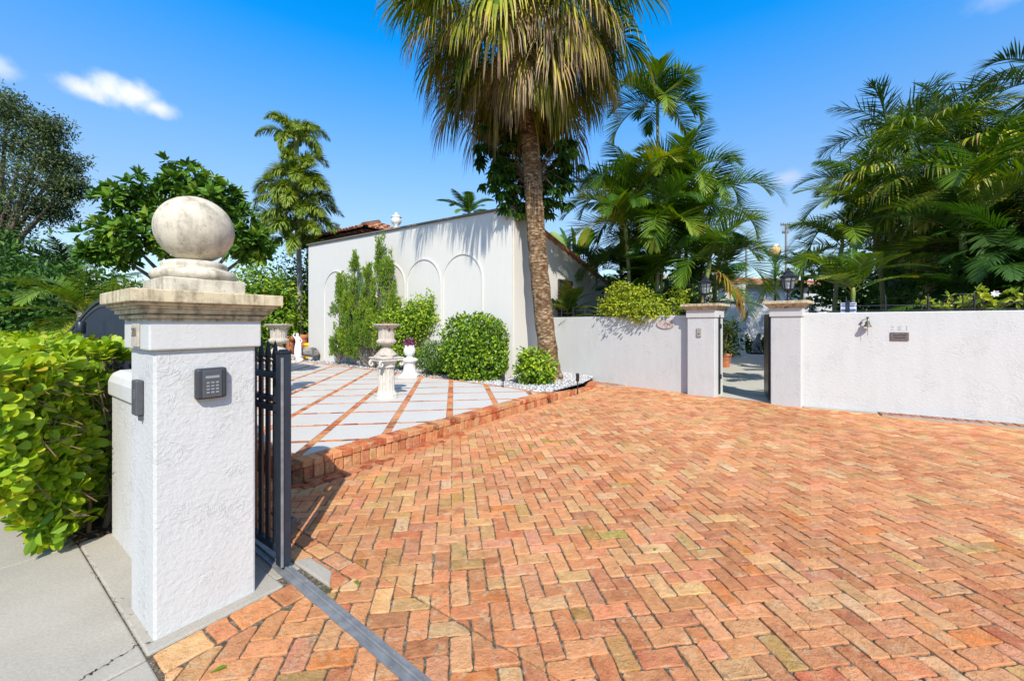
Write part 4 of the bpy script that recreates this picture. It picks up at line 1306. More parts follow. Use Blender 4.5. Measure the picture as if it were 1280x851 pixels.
def tile_run(mb, a, b, across, n_up, w=.2, tint=None):
    """one course of barrel tiles climbing from a to b; across is the sideways unit vector"""
    a, b = Vector(a), Vector(b); d = (b - a) / n_up; ac = Vector(across); up = ac.cross(d.normalized()); up = up if up.z > 0 else -up
    for i in range(n_up):
        V = []
        for t, lift, ww in ((-.08, .022, 1.08), (1.0, -.004, .92)):
            for k in range(7):
                an = math.pi * k / 6
                V.append(tuple(a + d * (i + t) + ac * (math.cos(an) * w * .5 * ww) + up * (math.sin(an) * w * .42 * ww + lift)))
        mb.add(V, np.array([(k, k + 1, 8 + k, 7 + k) for k in range(6)]), tint=random.uniform(.15, 1) if tint is None else (random.uniform(.5, 1) if tint < 0 else tint), smooth=True)
        mb.add([V[k] for k in range(7)], [tuple(range(7))], tint=.1)
mb = MB()
pv = np.linspace(14.95, 8.7, 17)
for pa, pb2 in zip(pv, pv[1:]):      # barrel tiles bedded along the sloping top of the side wall
    mb.tube([PQ(pa, 5.93, stop(pa) + .055), PQ(pb2 - .05, 5.93, stop(pb2 - .05) + .085)], [.135, .115], 12, tint=random.choice((.30, .5, .62, .7, .78, .88)))
mb.build('verge_tiles', M['rooftile'], hs_)
mb = MB()
mb.add([tuple(PQ(8.54, 6.1, 4.30)), tuple(PQ(8.54, 15.5, 4.30)), tuple(PQ(15, 15.5, 2.9)), tuple(PQ(15, 6.1, 2.9))], [(0, 3, 2, 1)], tint=.5)
rf = mb.build('roof', M['rooftile'], hs_)
win = MB(); win.prism(pqpoly([(10.75, 5.846), (11.6, 5.846), (11.6, 5.87), (10.75, 5.87)]), 1.5, 2.84)
wo = win.build('window', M['glass_dark'], hs_)
mb = MB()
for a_, b_ in (((10.72, 1.47), (10.72, 2.87)), ((11.63, 1.47), (11.63, 2.87)), ((10.72, 2.87), (11.63, 2.87)), ((10.72, 1.47), (11.63, 1.47)), ((11.17, 1.47), (11.17, 2.87))):
    mb.bar(PQ(a_[0], 5.84, a_[1]), PQ(b_[0], 5.84, b_[1]), .05, .05)
mb.build('frame', M['darkwood'], wo)
# finial urn on the coping
fu = thing('roof_urn', 'white lidded stone urn standing on the long house parapet', 'urn', PQ(8.40, 10.5, 4.58), local=True)
mb = MB(); mb.lathe([(.11, 0), (.11, .04), (.06, .06), (.05, .10), (.13, .18), (.17, .27), (.15, .34), (.13, .36), (.17, .38), (.17, .40), (.10, .44), (.06, .47), (.045, .49), (.05, .52), (0, .56)], 20); mb.build('urn_body', M['whitepaint'], fu)

# tiled house behind
th_ = thing('house', 'tile roofed house with dark rafters rising behind the long white wall', 'house', PQ(10.2, 19))
ez, rz_ = 5.50, 6.45
E0, E1, PB, q0_, q1_ = 9.84, 14.6, 16.0, 14.3, 20.5
mb = MB()
for (a, b, c, d) in (((10.5, 14.9), (10.5, 19.9), 0, 0), ((10.5, 19.9), (14.0, 19.9), 0, 0), ((14.0, 19.9), (14.0, 14.9), 0, 0), ((14.0, 14.9), (10.5, 14.9), 0, 0)):
    mb.bar(PQ(*a, 2.6), PQ(*b, 2.6), .2, 5.3)
mb.build('wall', M['stucco_house'], th_)
mb = MB()
pr0, qr0, qr1 = (E0 + E1) / 2, q0_ + 2.3, q1_ - 2.3
c4 = [PQ(E0, q0_, ez), PQ(E0, q1_, ez), PQ(E1, q1_, ez), PQ(E1, q0_, ez)]; rA, rB = PQ(pr0, qr0, rz_), PQ(pr0, qr1, rz_)
mb.add([tuple(v) for v in c4 + [rA, rB]], [(0, 1, 5, 4), (1, 2, 5), (2, 3, 4, 5), (3, 0, 4)], tint=.3)
mb.add([tuple(v - Vector((0, 0, .09))) for v in c4], [(0, 1, 2, 3)], tint=0)
def hip_side(e0, e1, r0, r1, ac):
    L = (e1 - e0).length; n = int(L / .22); dirr = (e1 - e0).normalized()
    inn = None
    for i in range(n):
        s = (i + .5) * .22; b = e0 + dirr * s
        h0, h1 = (r0 - e0).dot(dirr), (e1 - r1).dot(dirr)
        k = min(1, s / max(h0, .01), (L - s) / max(h1, .01))
        perp = (r0 - e0) - dirr * (r0 - e0).dot(dirr)
        tpt = b + perp * k
        if (tpt - b).length > .3: tile_run(mb, b - perp.normalized() * .08 + Vector((0, 0, .01)), tpt, tuple(dirr), max(1, int((tpt - b).length / .36)), .2)
hip_side(c4[1], c4[0], rB, rA, None); hip_side(c4[2], c4[1], rB, rB, None); hip_side(c4[0], c4[3], rA, rA, None)
for a, b in ((c4[0], rA), (c4[1], rB), (rA, rB)):
    ac = (b - a).cross(Vector((0, 0, 1))).normalized(); tile_run(mb, a + Vector((0, 0, .05)), b + Vector((0, 0, .05)), tuple(ac), 10, .24)
rfo = mb.build('roof', M['rooftile'], th_)
mb = MB()
for q in np.arange(q0_ + .2, q1_, .42): mb.bar(PQ(E0 + .03, q, ez - .13), PQ(10.5, q, ez - .02), .08, .12)
for p in np.arange(E0 + .2, E1, .42): mb.bar(PQ(p, q1_ - .03, ez - .13), PQ(p, 19.9, ez - .02), .08, .12)
mb.build('rafter_tails', M['darkwood'], th_); 
ch = MB(); c = PQ(11.4, 18.8); ch.box((c.x, c.y, 5.95), (.38, .38, .7), PQROT); ch.box((c.x, c.y, 6.3), (.46, .46, .06), PQROT); ch.lathe([(.10, 6.32), (.10, 6.5), (.13, 6.52), (.13, 6.55)], 12, (c.x, c.y, 0))
ch.build('chimney', M['whitepaint'], rfo)
# further white building between the palms, and the courtyard's pavilion
fb = thing('house', 'low white stucco building with a curved parapet behind the palm clump', 'house', AT(775, 400, 19) * Vector((1, 1, 0)) if False else Vector((4.6, 19, 0)))
mb = MB()
poly = [(0, 3.3), (1.0, 3.36), (1.9, 3.55), (2.6, 3.75), (3.6, 3.85), (6, 3.85), (6, 0), (0, 0)]
V = [(3.3 + x, 19 - .15 * x, z) for x, z in poly] + [(3.3 + x, 19.4 - .15 * x, z) for x, z in poly]; m = len(poly)
mb.add(V, [tuple(range(m - 1, -1, -1)), tuple(range(m, 2 * m))] + [(i, (i + 1) % m, m + (i + 1) % m, m + i) for i in range(m)])
mb.build('wall', M['stucco_house'], fb)
cp = thing('pavilion', 'white courtyard building with an orange tiled roof seen through the gate', 'building', Vector((10, 19.5, 0)))
mb = MB(); mb.prism([(9.2, 21.5), (11.3, 19.8), (11.5, 20.0), (9.4, 21.7)], -.1, 3.5); mb.build('wall', M['stucco_house'], cp)
mb = MB(); mb.prism([(11.6, 22.6), (20, 25), (20, 25.3), (11.6, 22.9)], -.1, 4.0); mb.build('grey_wall', plain('grey_stucco', (.50, .50, .50, 1), .85), cp)  # the wall's own colour, one even mid grey
mb = MB()
dv = Vector((2.1, -1.7, 0)).normalized()
for k in range(13):
    b = Vector((8.3, 21.6, 3.55)) + dv * (k * .3 - .5); tile_run(mb, b, b + Vector((.7, 1.1, .62)), tuple(dv), 3, .28)
mb.build('roof', M['rooftile'], cp); mb = MB()
for k in range(34):
    b = Vector((11.7, 22.3, 3.72)) + Vector((8.3, 2.4, 0)).normalized() * k * .26; tile_run(mb, b, b + Vector((-.2, 1.0, .55)), (.96, .28, 0), 3, .25)
mb.build('roof', M['rooftile'], cp)
for x in (0, .55):
    mb = MB(); mb.lathe([(.16, 0), (.16, .15), (.12, .18), (.12, 3.3), (.15, 3.34), (.15, 3.5)], 14, (11.45 + x * .6, 19.9 + x, 0)); mb.build('column', M['whitepaint'], cp)
# poles and street lamp far behind
def pole(pos, h, label, arms):
    g = thing('utility_pole', label, 'utility pole', pos)
    mb = MB(); mb.tube([Vector(pos), Vector(pos) + Vector((0, 0, h))], [.13, .09], 8); mb.build('pole', M['grey_stem'], g)
    for z, L in arms:
        mb = MB(); mb.bar(Vector(pos) + Vector((-L, .1, z)), Vector(pos) + Vector((L, .1, z)), .1); mb.build('crossarm', M['bark'], g)
        for s in (-.9, -.4, .5, .95):
            mb = MB(); mb.lathe([(.05, 0), (.08, .05), (.05, .1), (.07, .16), (0, .2)], 8, (pos[0] + s * L, pos[1] + .1, z + .05)); mb.build('insulator', M['grey_stone'], g)
    return g
pole(Vector((27.4, 40, 0)), 11.62, 'grey utility pole with insulators rising behind the gate lantern', ((11.5, .45), (10.7, .3)))
pole(Vector((24.6, 42, 0)), 10.2, 'thin dark utility pole seen above the courtyard opening', ())
sl = thing('street_lamp', 'garden lamp post with an amber and white globe above the pavilion roof', 'street lamp', Vector((12.5, 19, 0)), local=True)
mb = MB(); mb.lathe([(.12, 0), (.1, .3), (.05, .4), (.045, 4.4), (.11, 4.5), (.14, 4.62), (.09, 4.72)], 12); mb.build('post', M['iron'], sl)
mb = MB(); mb.sphere((0, 0, 5.0), (.27, .27, .30), 20); mb.build('globe', M['amber'], sl)
mb = MB(); mb.sphere((0, 0, 5.22), (.2, .2, .12), 14); mb.build('globe_top', M['whitepaint'], sl)
# ------------------------------------------------------------------ urns, pedestals and statues on the terrace
def lathe_part(name, prof, mat, parent, n=28, **k):
    mb = MB(); mb.lathe(prof, n, **k); return mb.build(name, mat, parent)
def pedestal(pos, rz, label):
    g = thing('pedestal', label, 'pedestal', pos, rz, group='column pedestals on the terrace', local=True)
    lathe_part('base', [(.21, 0), (.21, .035), (.195, .045), (.20, .06), (.195, .085), (.17, .095), (.165, .12), (.155, .13)], M['pedestal'], g)
    lathe_part('fluted_shaft', [(.15, .125), (.145, .15), (.138, .54), (.142, .56)], M['pedestal'], g, n=96, flute=16, fd=.16)
    mb = MB(); mb.lathe([(.145, .555), (.16, .565), (.16, .58), (.145, .59), (.17, .64), (.20, .68)], 24)
    mb.box((0, 0, .705), (.42, .42, .05)); mb.box((0, 0, .735), (.45, .45, .022))
    mb.build('capital', M['pedestal'], g, bevel=.006)
    for sx in (-1, 1):
        for sy in (-1, 1):
            mb = MB(); pts = []
            for u in np.linspace(0, 4.2 * math.pi / 2, 20):
                r_ = .062 * (1 - u / 8.2); pts.append((sx * (.165 + .035 + r_ * math.sin(u) * .8), sy * .165, .63 + r_ * math.cos(u)))
            mb.tube([Vector(p) for p in pts], list(np.linspace(.024, .014, 20)), 6); mb.build('volute', M['pedestal'], g)
    return g
def urn(pos, label, rz=0):
    g = thing('urn', label, 'urn', pos, rz, group='stone urns on column pedestals', local=True)
    mb = MB(); mb.box((0, 0, .02), (.34, .34, .04)); mb.lathe([(.19, .04), (.185, .06), (.12, .12), (.075, .165), (.062, .19), (.075, .20), (.075, .215)], 28); mb.build('foot', M['urn_stone'], g, bevel=.004)
    lathe_part('bowl', [(.07, .21), (.13, .225), (.172, .255), (.178, .285), (.165, .31), (.145, .32), (.142, .34), (.150, .45), (.152, .49), (.165, .52), (.215, .565), (.245, .58), (.248, .595), (.235, .60), (.20, .575), (.14, .50), (.0, .48)], M['urn_stone'], g, n=80, flute=20, fd=.07)
    lathe_part('soil', [(.17, .535), (.0, .55)], M['soil'], g)
    return g
P1 = GP(483, 497, TH); P2 = Vector((-4.52, 7.75, TH))
P1 = Vector((P1.x, P1.y, TH))
pedestal(P1, R(50), 'chipped white column pedestal standing out in the open on the terrace pavers')
pedestal(P2, R(50), 'white column pedestal behind the dark end post of the sliding gate')
urn(P1 + Vector((0, 0, .746)), 'weathered stone urn on the open pedestal in front of the bushes')
urn(P2 + Vector((0, 0, .746)), 'weathered stone urn beyond the spear pickets of the sliding gate')
for nm_, P, mat_ in (('urn_plant', P1, 'lime'), ('urn_plant', P2, 'ficus')):
    t = thing(nm_, 'reddish low succulent filling the urn in front of the bushes' if P is P1 else 'small green plant filling the urn beyond the gate pickets', 'plant', P + Vector((0, 0, 1.28)))
    mb = MB(); shrub_leaves(mb, tuple(P + Vector((0, 0, 1.30))), (.17, .17, .09), 130, .06, .03, (.3, .8), mode=1)
    mb.build('foliage', M[mat_] if P is not P1 else foliage('reddish_succulent', [(0, (.10, .09, .02)), (.5, (.22, .13, .04)), (1, (.25, .22, .04))], .2), t)
# small planter
P3 = GP(512, 471, TH); P3 = Vector((P3.x, P3.y, TH))
pp = thing('planter', 'small white goblet planter on a round pedestal beside the clipped bush', 'planter', P3, local=True)
mb = MB(); mb.box((0, 0, .03), (.46, .46, .06)); mb.build('plinth', M['whitepaint'], pp, bevel=.006)
lathe_part('stand', [(.21, .06), (.20, .10), (.155, .13), (.145, .36), (.17, .38), (.215, .42), (.215, .45), (.17, .475), (.08, .50), (.075, .54)], M['whitepaint'], pp)
lathe_part('cup', [(.07, .535), (.11, .56), (.145, .62), (.15, .68), (.13, .75), (.125, .79), (.14, .81), (.12, .80), (.0, .77)], M['whitepaint'], pp, n=60, flute=12, fd=.06)
t = thing('planter_flower', 'purple bedding flowers filling the small white planter', 'flower', P3 + Vector((0, 0, .80)))
mb = MB(); shrub_leaves(mb, tuple(P3 + Vector((0, 0, .86))), (.13, .13, .10), 160, .06, .045, (.1, .9)); mb.build('blossom', M['purple'], t)


def skin_body(name, joints, edges, mat, parent, sub=2):
    """one continuous skinned figure: joints = [(xyz, radius)]"""
    me = bpy.data.meshes.new(name); me.from_pydata([j[0] for j in joints], edges, []); o = bpy.data.objects.new(name, me); COL.objects.link(o)
    me.materials.append(mat); o.parent = parent
    s = o.modifiers.new('skin', 'SKIN'); s.use_smooth_shade = True
    for i, j in enumerate(joints):
        r_ = j[1]; me.skin_vertices[0].data[i].radius = (r_, r_) if np.ndim(r_) == 0 else r_
    me.skin_vertices[0].data[0].use_root = True
    ss = o.modifiers.new('sub', 'SUBSURF'); ss.levels = sub; ss.render_levels = sub
    return o
P4 = GP(372, 451, TH); P4 = Vector((P4.x, P4.y, TH))
st = thing('statue', 'white classical figure statue with one arm raised, near the house corner', 'statue', P4, R(20), local=True)
lathe_part('plinth', [(.20, 0), (.20, .07), (.17, .09), (.16, .16), (.18, .18), (.0, .18)], M['whitepaint'], st)
J = [((0, 0, .56), .085), ((.015, 0, .70), .075), ((.01, 0, .82), .082), ((0, 0, .90), .045), ((-.01, -.01, .985), .060), ((-.01, -.01, 1.03), .045),
     ((.075, 0, .84), .036), ((.14, .02, .74), .028), ((.10, -.05, .66), .022), ((-.075, 0, .85), .034), ((-.15, -.02, .93), .027), ((-.09, -.02, 1.03), .021),
     ((.05, 0, .48), .07), ((.06, -.02, .34), .05), ((.05, .0, .18), .045), ((-.045, 0, .48), .075), ((-.05, -.01, .34), .07), ((-.05, 0, .18), .065)]
skin_body('figure', J, [(0, 1), (1, 2), (2, 3), (3, 4), (4, 5), (2, 6), (6, 7), (7, 8), (2, 9), (9, 10), (10, 11), (0, 12), (12, 13), (13, 14), (0, 15), (15, 16), (16, 17)], M['whitepaint'], st)
mb = MB(); mb.tube([Vector((.09, -.03, .70)), Vector((.08, -.05, .5)), Vector((.06, -.03, .3)), Vector((.04, 0, .17))], [.03, .055, .085, .10], 10); mb.build('drapery', M['whitepaint'], st)
P5 = Vector(((946 - 640) / F * 20.5, 20.5, .006))
st = thing('statue', 'mottled grey statue on a dark base in the courtyard beyond the gate', 'statue', P5, R(-20), local=True)
mb = MB(); mb.box((0, 0, .04), (.75, .45, .08)); mb.build('base', M['iron'], st, bevel=.01)
J = [((-.12, 0, .30), .17), ((-.02, 0, .55), .16), ((.05, 0, .75), .13), ((.06, 0, .90), .09), ((.10, 0, 1.02), .13), ((.20, 0, .98), .08),
     ((.10, .12, .55), .07), ((.14, .13, .3), .05), ((.16, .13, .12), .055), ((.10, -.12, .55), .07), ((.16, -.13, .3), .05), ((.18, -.13, .12), .055),
     ((-.10, .15, .20), .11), ((.04, .17, .13), .06), ((-.10, -.15, .20), .11), ((.04, -.17, .13), .06)]
skin_body('figure', J, [(0, 1), (1, 2), (2, 3), (3, 4), (4, 5), (1, 6), (6, 7), (7, 8), (1, 9), (9, 10), (10, 11), (0, 12), (12, 13), (0, 14), (14, 15)], M['grey_stone'], st)
# stone lion shaped garden ornament and pots beside the white statue
P6 = Vector((-7.65, 15.1, TH - .03))
gs = thing('stone_ornament', 'rough grey stone ornament behind the white statue', 'garden ornament', P6, local=True)
J = [((0, 0, .22), .22), ((.18, .05, .30), .18), ((.34, .08, .22), .15), ((-.2, 0, .36), .16), ((-.25, -.04, .52), .12)]
skin_body('body', J, [(0, 1), (1, 2), (0, 3), (3, 4)], M['grey_stone'], gs, 1)
def pot(pos, r, h, mat, label, nm_='plant_pot'):
    g = thing(nm_, label, 'pot', pos, local=True)
    lathe_part('vessel', [(r * .68, 0), (r * .9, h * .75), (r * .92, h * .82)], M[mat], g); lathe_part('rim', [(r * .92, h * .80), (r, h * .82), (r, h), (r * .86, h), (r * .84, h * .9), (0, h * .9)], M[mat], g)
    return g
pot(Vector((-8.25, 16.3, TH - .03)), .22, .62, 'yellowpot', 'glossy yellow plant pot at the left corner of the house')
pot(Vector((-8.7, 16.6, TH - .03)), .24, .95, 'terracotta', 'tall terracotta pot left of the yellow pot')
pot(Vector((-9.1, 16.4, TH - .03)), .18, .90, 'terracotta', 'narrow terracotta pot beside the white statue')
PY = Vector(((905 - 640) / F * 14.2, 14.2, .006))
pot(PY, .25, .47, 'terracotta', 'terracotta pot with spiky plants just inside the courtyard gate')
def strap_plant(name, label, pos, rosettes, mat, cat='plant', L=.5, W=.03, n=46, droop=.35, stems=True):
    t = thing(name, label, cat, pos); mb = MB(); sb = MB()
    for (dx, dy, dz) in rosettes:
        c = np.array(pos) + np.array((dx, dy, dz)); d = runit(n); d[:, 2] = np.abs(d[:, 2]) * .9 - .25; d = nrm(d)
        for k in range(n):
            mb_pts = c
        sd_ = nrm(np.cross(d, np.array([0, 0, 1.0]))); rows = []; p = np.repeat(c[None], n, 0); dd = d
        ln = L * rng.uniform(.7, 1.15, (n, 1))
        for k, (w, s_) in enumerate(((.5, 0), (1, .3), (.8, .35), (.05, .35))):
            if k: dd = nrm(dd + np.array([0, 0, -1.0]) * droop * s_); p = p + dd * ln * s_
            rows += [p + sd_ * W * w * .5, p - sd_ * W * w * .5]
        V = np.stack(rows, 1); o_ = np.arange(n)[:, None] * 8
        mb.add(V.reshape(-1, 3), np.concatenate([o_ + np.array([[k * 2, k * 2 + 1, k * 2 + 3, k * 2 + 2]]) for k in range(3)]), tint=np.tile(rng.uniform(.2, 1, n), 3))
        if dz > .3: sb.tube([Vector(pos) + Vector((dx * .2, dy * .2, 0)), Vector(pos) + Vector((dx, dy, dz))], [.03, .02], 6)
    mb.build('foliage', M[mat], t)
    if sb.n: sb.build('stem', M['twig'], t)
    return t
strap_plant('yucca', 'spiky pale yucca growing in the terracotta pot by the gate', PY + Vector((0, 0, .40)), [(.05, 0, .25), (.12, 0, .9), (-.1, .1, 1.3)], 'grass', L=.72, W=.05, n=60)
# stake lights in the gravel
k = 0
for (x, y, h, lab) in ((419, 451, .30, 'black path light in the gravel near the tall junipers'), (533, 473, .25, 'black path light in front of the small round bush'),
                       (629, 486, .30, 'black path light in front of the big round bush'), (722, 487, .32, 'black path light in the gravel right of the palm trunk')):
    P = GP(x, y, TH - .03); g = thing('path_light', lab, 'path light', P, group='black path lights in the gravel', local=True)
    mb = MB(); mb.lathe([(.012, -.1), (.012, h * .6)], 8); mb.build('stake', M['black'], g)
    mb = MB(); mb.lathe([(.03, h * .55), (.035, h * .6), (.035, h), (.04, h + .01), (.015, h + .03), (0, h + .03)], 12); mb.build('head', M['black'], g)

# ------------------------------------------------------------------ hedge and shrubs
t = thing('hedge', 'glossy yellow-green broad-leaved hedge beside the big pillar', 'hedge', PQ(.6, 4.5))
def hedge_pts(n, q_end, depth):
    out = []
    while len(out) < n:
        fce = rng.random(); q = 3.38 + (q_end - 3.38) * rng.random() ** 1.7
        if fce < .50: p, z, nn = .14, rng.uniform(.10, 1.26), (-1, 0, .15)                 # street face
        elif fce < .80: p, z, nn = rng.uniform(.14, 1.08), 1.29, (-.15, 0, 1)              # top
        else: p, z, q, nn = rng.uniform(.14, .72), rng.uniform(.06, 1.26), 3.50, (.1, -1, .15)  # end face
        # round off the end
        if q < 4.3 and fce < .5: p += ((4.3 - q) / .92) ** 2 * .42
        z2 = z
        if z < .55: p += (.55 - z) * .55
        if fce >= .8: q = p + 3.47 + max(0, .5 - z) * .35 + rng.uniform(0, .03)
        if .5 <= fce < .8: q = max(q, 3.6 + max(0, p - .40) * 1.9)
        d = depth * rng.random() ** 1.5
        k = mnoise.noise(Vector((p * 3, q * 3, z * 3))) * .10
        N_ = np.array(nn, float); N_ /= np.linalg.norm(N_)
        p, q, z = p - N_[0] * (d - k), q - N_[1] * (d - k), z - N_[2] * (d - k)
        w_ = PQ(p, q)
        if 640 + F * w_.x / w_.y > (126 if z < 1.2 else 150) or (p < .72 and q - p < 3.40): continue      # stop short of the low wall's end
        out.append((p, q, max(.10, z), *N_))
    return np.array(out)
mb = MB(); tb = MB()
H = hedge_pts(2900, 8.5, .34)
for p, q, z, a, b, c in H:
    c0 = PQ(p, q, z); ax = np.array(PQ(a, b, c)); ax = nrm(ax + np.array([0, 0, .5]) + rng.normal(size=3) * .45)
    n = rng.integers(4, 8); d = runit(n); d = nrm(d - ax * (d @ ax)[:, None] + ax * rng.uniform(.15, .75, (n, 1)))
    sc = 1.0 if q < 5.2 else 1.15
    young = rng.random() < .2
    tt = np.clip(rng.normal(.55 + (.2 if young else 0), .17, n), 0, .95)
    if rng.random() < .05: tt[0] = rng.uniform(.93, 1)
    leaves(mb, np.array(c0) + d * .012, d, nrm(ax + rng.normal(size=(n, 3)) * .22), rng.uniform(.045, .105, n) * sc, rng.uniform(.038, .066, n) * sc, tt, fold=.10, curl=rng.uniform(-.05, .2), mode=2)
    if rng.random() < .5: tb.tube([Vector(c0), Vector(c0) - Vector(ax) * .13 + Vector(rng.normal(size=3) * .02)], [.0025, .004], 4, cap=False)
H2 = hedge_pts(1500, 16, .5); H2 = H2[H2[:, 1] > 7]
for p, q, z, a, b, c in H2:
    c0 = PQ(p, q, z); ax = nrm(np.array(PQ(a, b, c)) + np.array([0, 0, .5]) + rng.normal(size=3) * .4); n = 6
    d = runit(n); leaves(mb, np.array(c0) + d * .03, d, nrm(ax + rng.normal(size=(n, 3)) * .3), .11, .07, np.clip(rng.normal(.55, .15, n), 0, .95))
# inner leaves close the hedge
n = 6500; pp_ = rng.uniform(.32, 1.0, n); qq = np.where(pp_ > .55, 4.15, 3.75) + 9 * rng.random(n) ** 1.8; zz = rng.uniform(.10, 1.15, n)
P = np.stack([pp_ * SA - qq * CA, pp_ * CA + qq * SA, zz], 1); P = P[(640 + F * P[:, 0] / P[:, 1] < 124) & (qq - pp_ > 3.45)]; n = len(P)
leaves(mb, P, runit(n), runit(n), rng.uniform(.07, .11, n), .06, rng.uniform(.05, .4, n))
for i in range(46):
    q = 4.15 + 6 * random.random() ** 1.6; p = random.uniform(.5, .95)
    tb.tube([PQ(p, q, 0), PQ(p + random.uniform(-.1, .1), q + random.uniform(-.15, .15), .5), PQ(p + random.uniform(-.3, .15), q + random.uniform(-.3, .3), random.uniform(.9, 1.15))], [.014, .011, .005], 5)
mb.build('foliage', M['hedge'], t); tb.build('branch', M['twig'], t)

def SH(x, y, Z): return tuple(AT(x, y, Z))
gz = TH - .03
b = PQ(7.74, 6.58, gz)
make_shrub('round_bush', 'big clipped round bush in front of the right-hand blind arches', 'bush', tuple(b), [((b.x, b.y, .88), (.84, .72, .87), 5600)], M['ficus'], .098, .056, (.2, .95), depth=.3, rough=.11, up=.3, box=.32)
b = PQ(7.78, 8.02, gz)
make_shrub('round_bush', 'small clipped round bush against the left side of the big one', 'bush', tuple(b), [((b.x, b.y, .56), (.50, .46, .47), 2800)], M['ficus'], .06, .034, (.05, .6), depth=.3, rough=.08)
b = GP(668, 476, gz); b = Vector((.50, 9.15, gz))
make_shrub('bush', 'small bright leafy bush at the foot of the palm trunk', 'bush', tuple(b), [((b.x + .05, b.y, .50), (.44, .38, .42), 900), ((b.x - .1, b.y + .05, .66), (.28, .26, .30), 350), ((b.x + .18, b.y, .36), (.28, .25, .24), 300)], M['ficus'], .10, .06, (.45, 1.0), depth=.5, rough=.25)
# ficus behind the urn, with the leaning cypress
b = PQ(7.95, 9.55, gz)
make_shrub('leafy_bush', 'loose yellow-green bush behind the urn, leaning on the arcade wall', 'bush', tuple(b),
           [((b.x, b.y, 1.15), (.72, .6, 1.0), 3000), ((b.x + .50, b.y - .2, 1.75), (.62, .5, .55), 1900), ((b.x - .45, b.y + .1, 1.45), (.5, .45, .55), 1200), ((b.x + .85, b.y - .45, 2.05), (.16, .16, .5), 160)], M['ficus'], .085, .05, (.45, 1.0), depth=.5, rough=.25)

def juniper(label, pos, spires):
    t = thing('juniper', label, 'juniper', pos); mb = MB(); sb = MB()
    for (dx, dy, z0, z1, r) in spires:
        h = z1 - z0; c = np.array(pos) + np.array([dx, dy, 0]); nt = int(9 * h * r / .25)
        for j in range(nt + 1):
            u = 1.0 if j == nt else random.random() ** 1.15
            a = random.uniform(0, 6.28); rr = r * (1 - u) ** .6 * random.uniform(.35, 1.25) if j < nt else 0
            th_ = random.uniform(.34, .62) * (1.15 if j == nt else 1); zb = z0 + u * (h - .45); m = 120
            v = rng.random(m); an = rng.uniform(0, 6.28, m); lean = np.array([math.cos(a), math.sin(a), 0]) * random.uniform(.0, .30)
            tr_ = (.045 + .085 * np.sin(np.clip(v * 1.1 + .25, 0, 1) * math.pi) * (1 - v * .5)) * rng.random(m) ** .4
            P = c + np.array([rr * math.cos(a), rr * math.sin(a), 0]) + np.stack([tr_ * np.cos(an), tr_ * np.sin(an), v * th_], 1) + lean[None] * (v * th_)[:, None]
            P[:, 2] += zb
            D = nrm(np.stack([np.cos(an) * .45, np.sin(an) * .45, np.full(m, 1.0)], 1) + lean + rng.normal(size=(m, 3)) * .3)
            Nn = nrm(np.stack([np.cos(an), np.sin(an), np.full(m, .3)], 1) + rng.normal(size=(m, 3)) * .4)
            tn = random.uniform(.25, .8)
            leaves(mb, P, D, Nn, rng.uniform(.05, .11, m), .028, np.clip(tn + .25 * (v - .5) + rng.uniform(-.15, .15, m), 0, 1), mode=0)
            sb.tube([Vector(c) + Vector((0, 0, zb - .15)), Vector(P[0])], [.010, .005], 4, cap=False)
        sb.tube([Vector(pos), Vector(pos) + Vector((dx * .6, dy * .6, (z0 - pos[2]) * .7 + .2)), Vector(pos) + Vector((dx, dy, z0 + h * .6 - pos[2]))], [.04, .03, .008], 6)
    mb.build('foliage', M['juniper'], t); sb.build('trunk', M['bark'], t)
V0 = PQ(7.85, 10.9, gz); dv_ = PQ(0, 1)
def sp(s, z0, z1, r, dp=0): w_ = dv_ * s; w_ = w_ + PQ(dp, 0); return (w_.x, w_.y, z0, z1, r)
juniper('tall twisted juniper with several pointed spires against the arcade wall', tuple(V0),
        [sp(-.35, 1.2, 4.05, .34), sp(-.80, 1.6, 3.45, .22), sp(.30, 1.5, 3.35, .20), sp(1.05, 1.1, 3.75, .30), sp(.65, .9, 2.7, .24), sp(0, .7, 2.3, .40), sp(1.75, .3, 2.9, .26), sp(1.0, .25, 1.4, .55), sp(-.3, .5, 1.5, .35)])
V1 = PQ(7.85, 12.9, gz)
juniper('narrow juniper with two tips at the left end of the arcade wall', tuple(V1), [sp(-.1, 1.5, 3.1, .22), sp(-.65, 1.3, 3.0, .22), sp(-.5, .5, 1.5, .34), sp(-.1, .2, 1.1, .4)])
for (x, y, Z_, n_, lab) in ((655, 478, 8.9, 30, 'tuft of strappy leaves between the big bush and the palm bush'), (498, 462, 10.9, 22, 'tuft of strappy leaves left of the small planter'), (527, 462, 10.5, 18, 'tuft of strappy leaves under the small round bush')):
    P = GP(x, y, gz); strap_plant('grass_tuft', lab, tuple(P), [(0, 0, 0), (.12, .1, 0), (-.14, .05, 0)], 'grass', L=.34, W=.014, n=n_)

# lime shrub spilling over the left wall
b = WF(-4.75, .55, 0)
make_shrub('lime_shrub', 'bright lime-green shrub spilling over the top of the left wall', 'bush', tuple(b),
           [(tuple(WF(-5.0, .25, 1.92)), (.55, .5, .36), 1700), (tuple(WF(-4.55, .2, 1.84)), (.5, .45, .30), 1400), (tuple(WF(-5.45, .35, 1.95)), (.5, .45, .30), 1100), (tuple(WF(-4.95, .4, 2.2)), (.42, .4, .30), 900), (tuple(WF(-4.15, .25, 1.78)), (.35, .35, .20), 700), (tuple(WF(-3.9, .5, 2.1)), (.3, .3, .35), 300), (tuple(WF(-5.3, .4, 2.35)), (.4, .4, .28), 800)],
           M['lime'], .075, .045, (.3, 1.0), depth=.55, rough=.3)
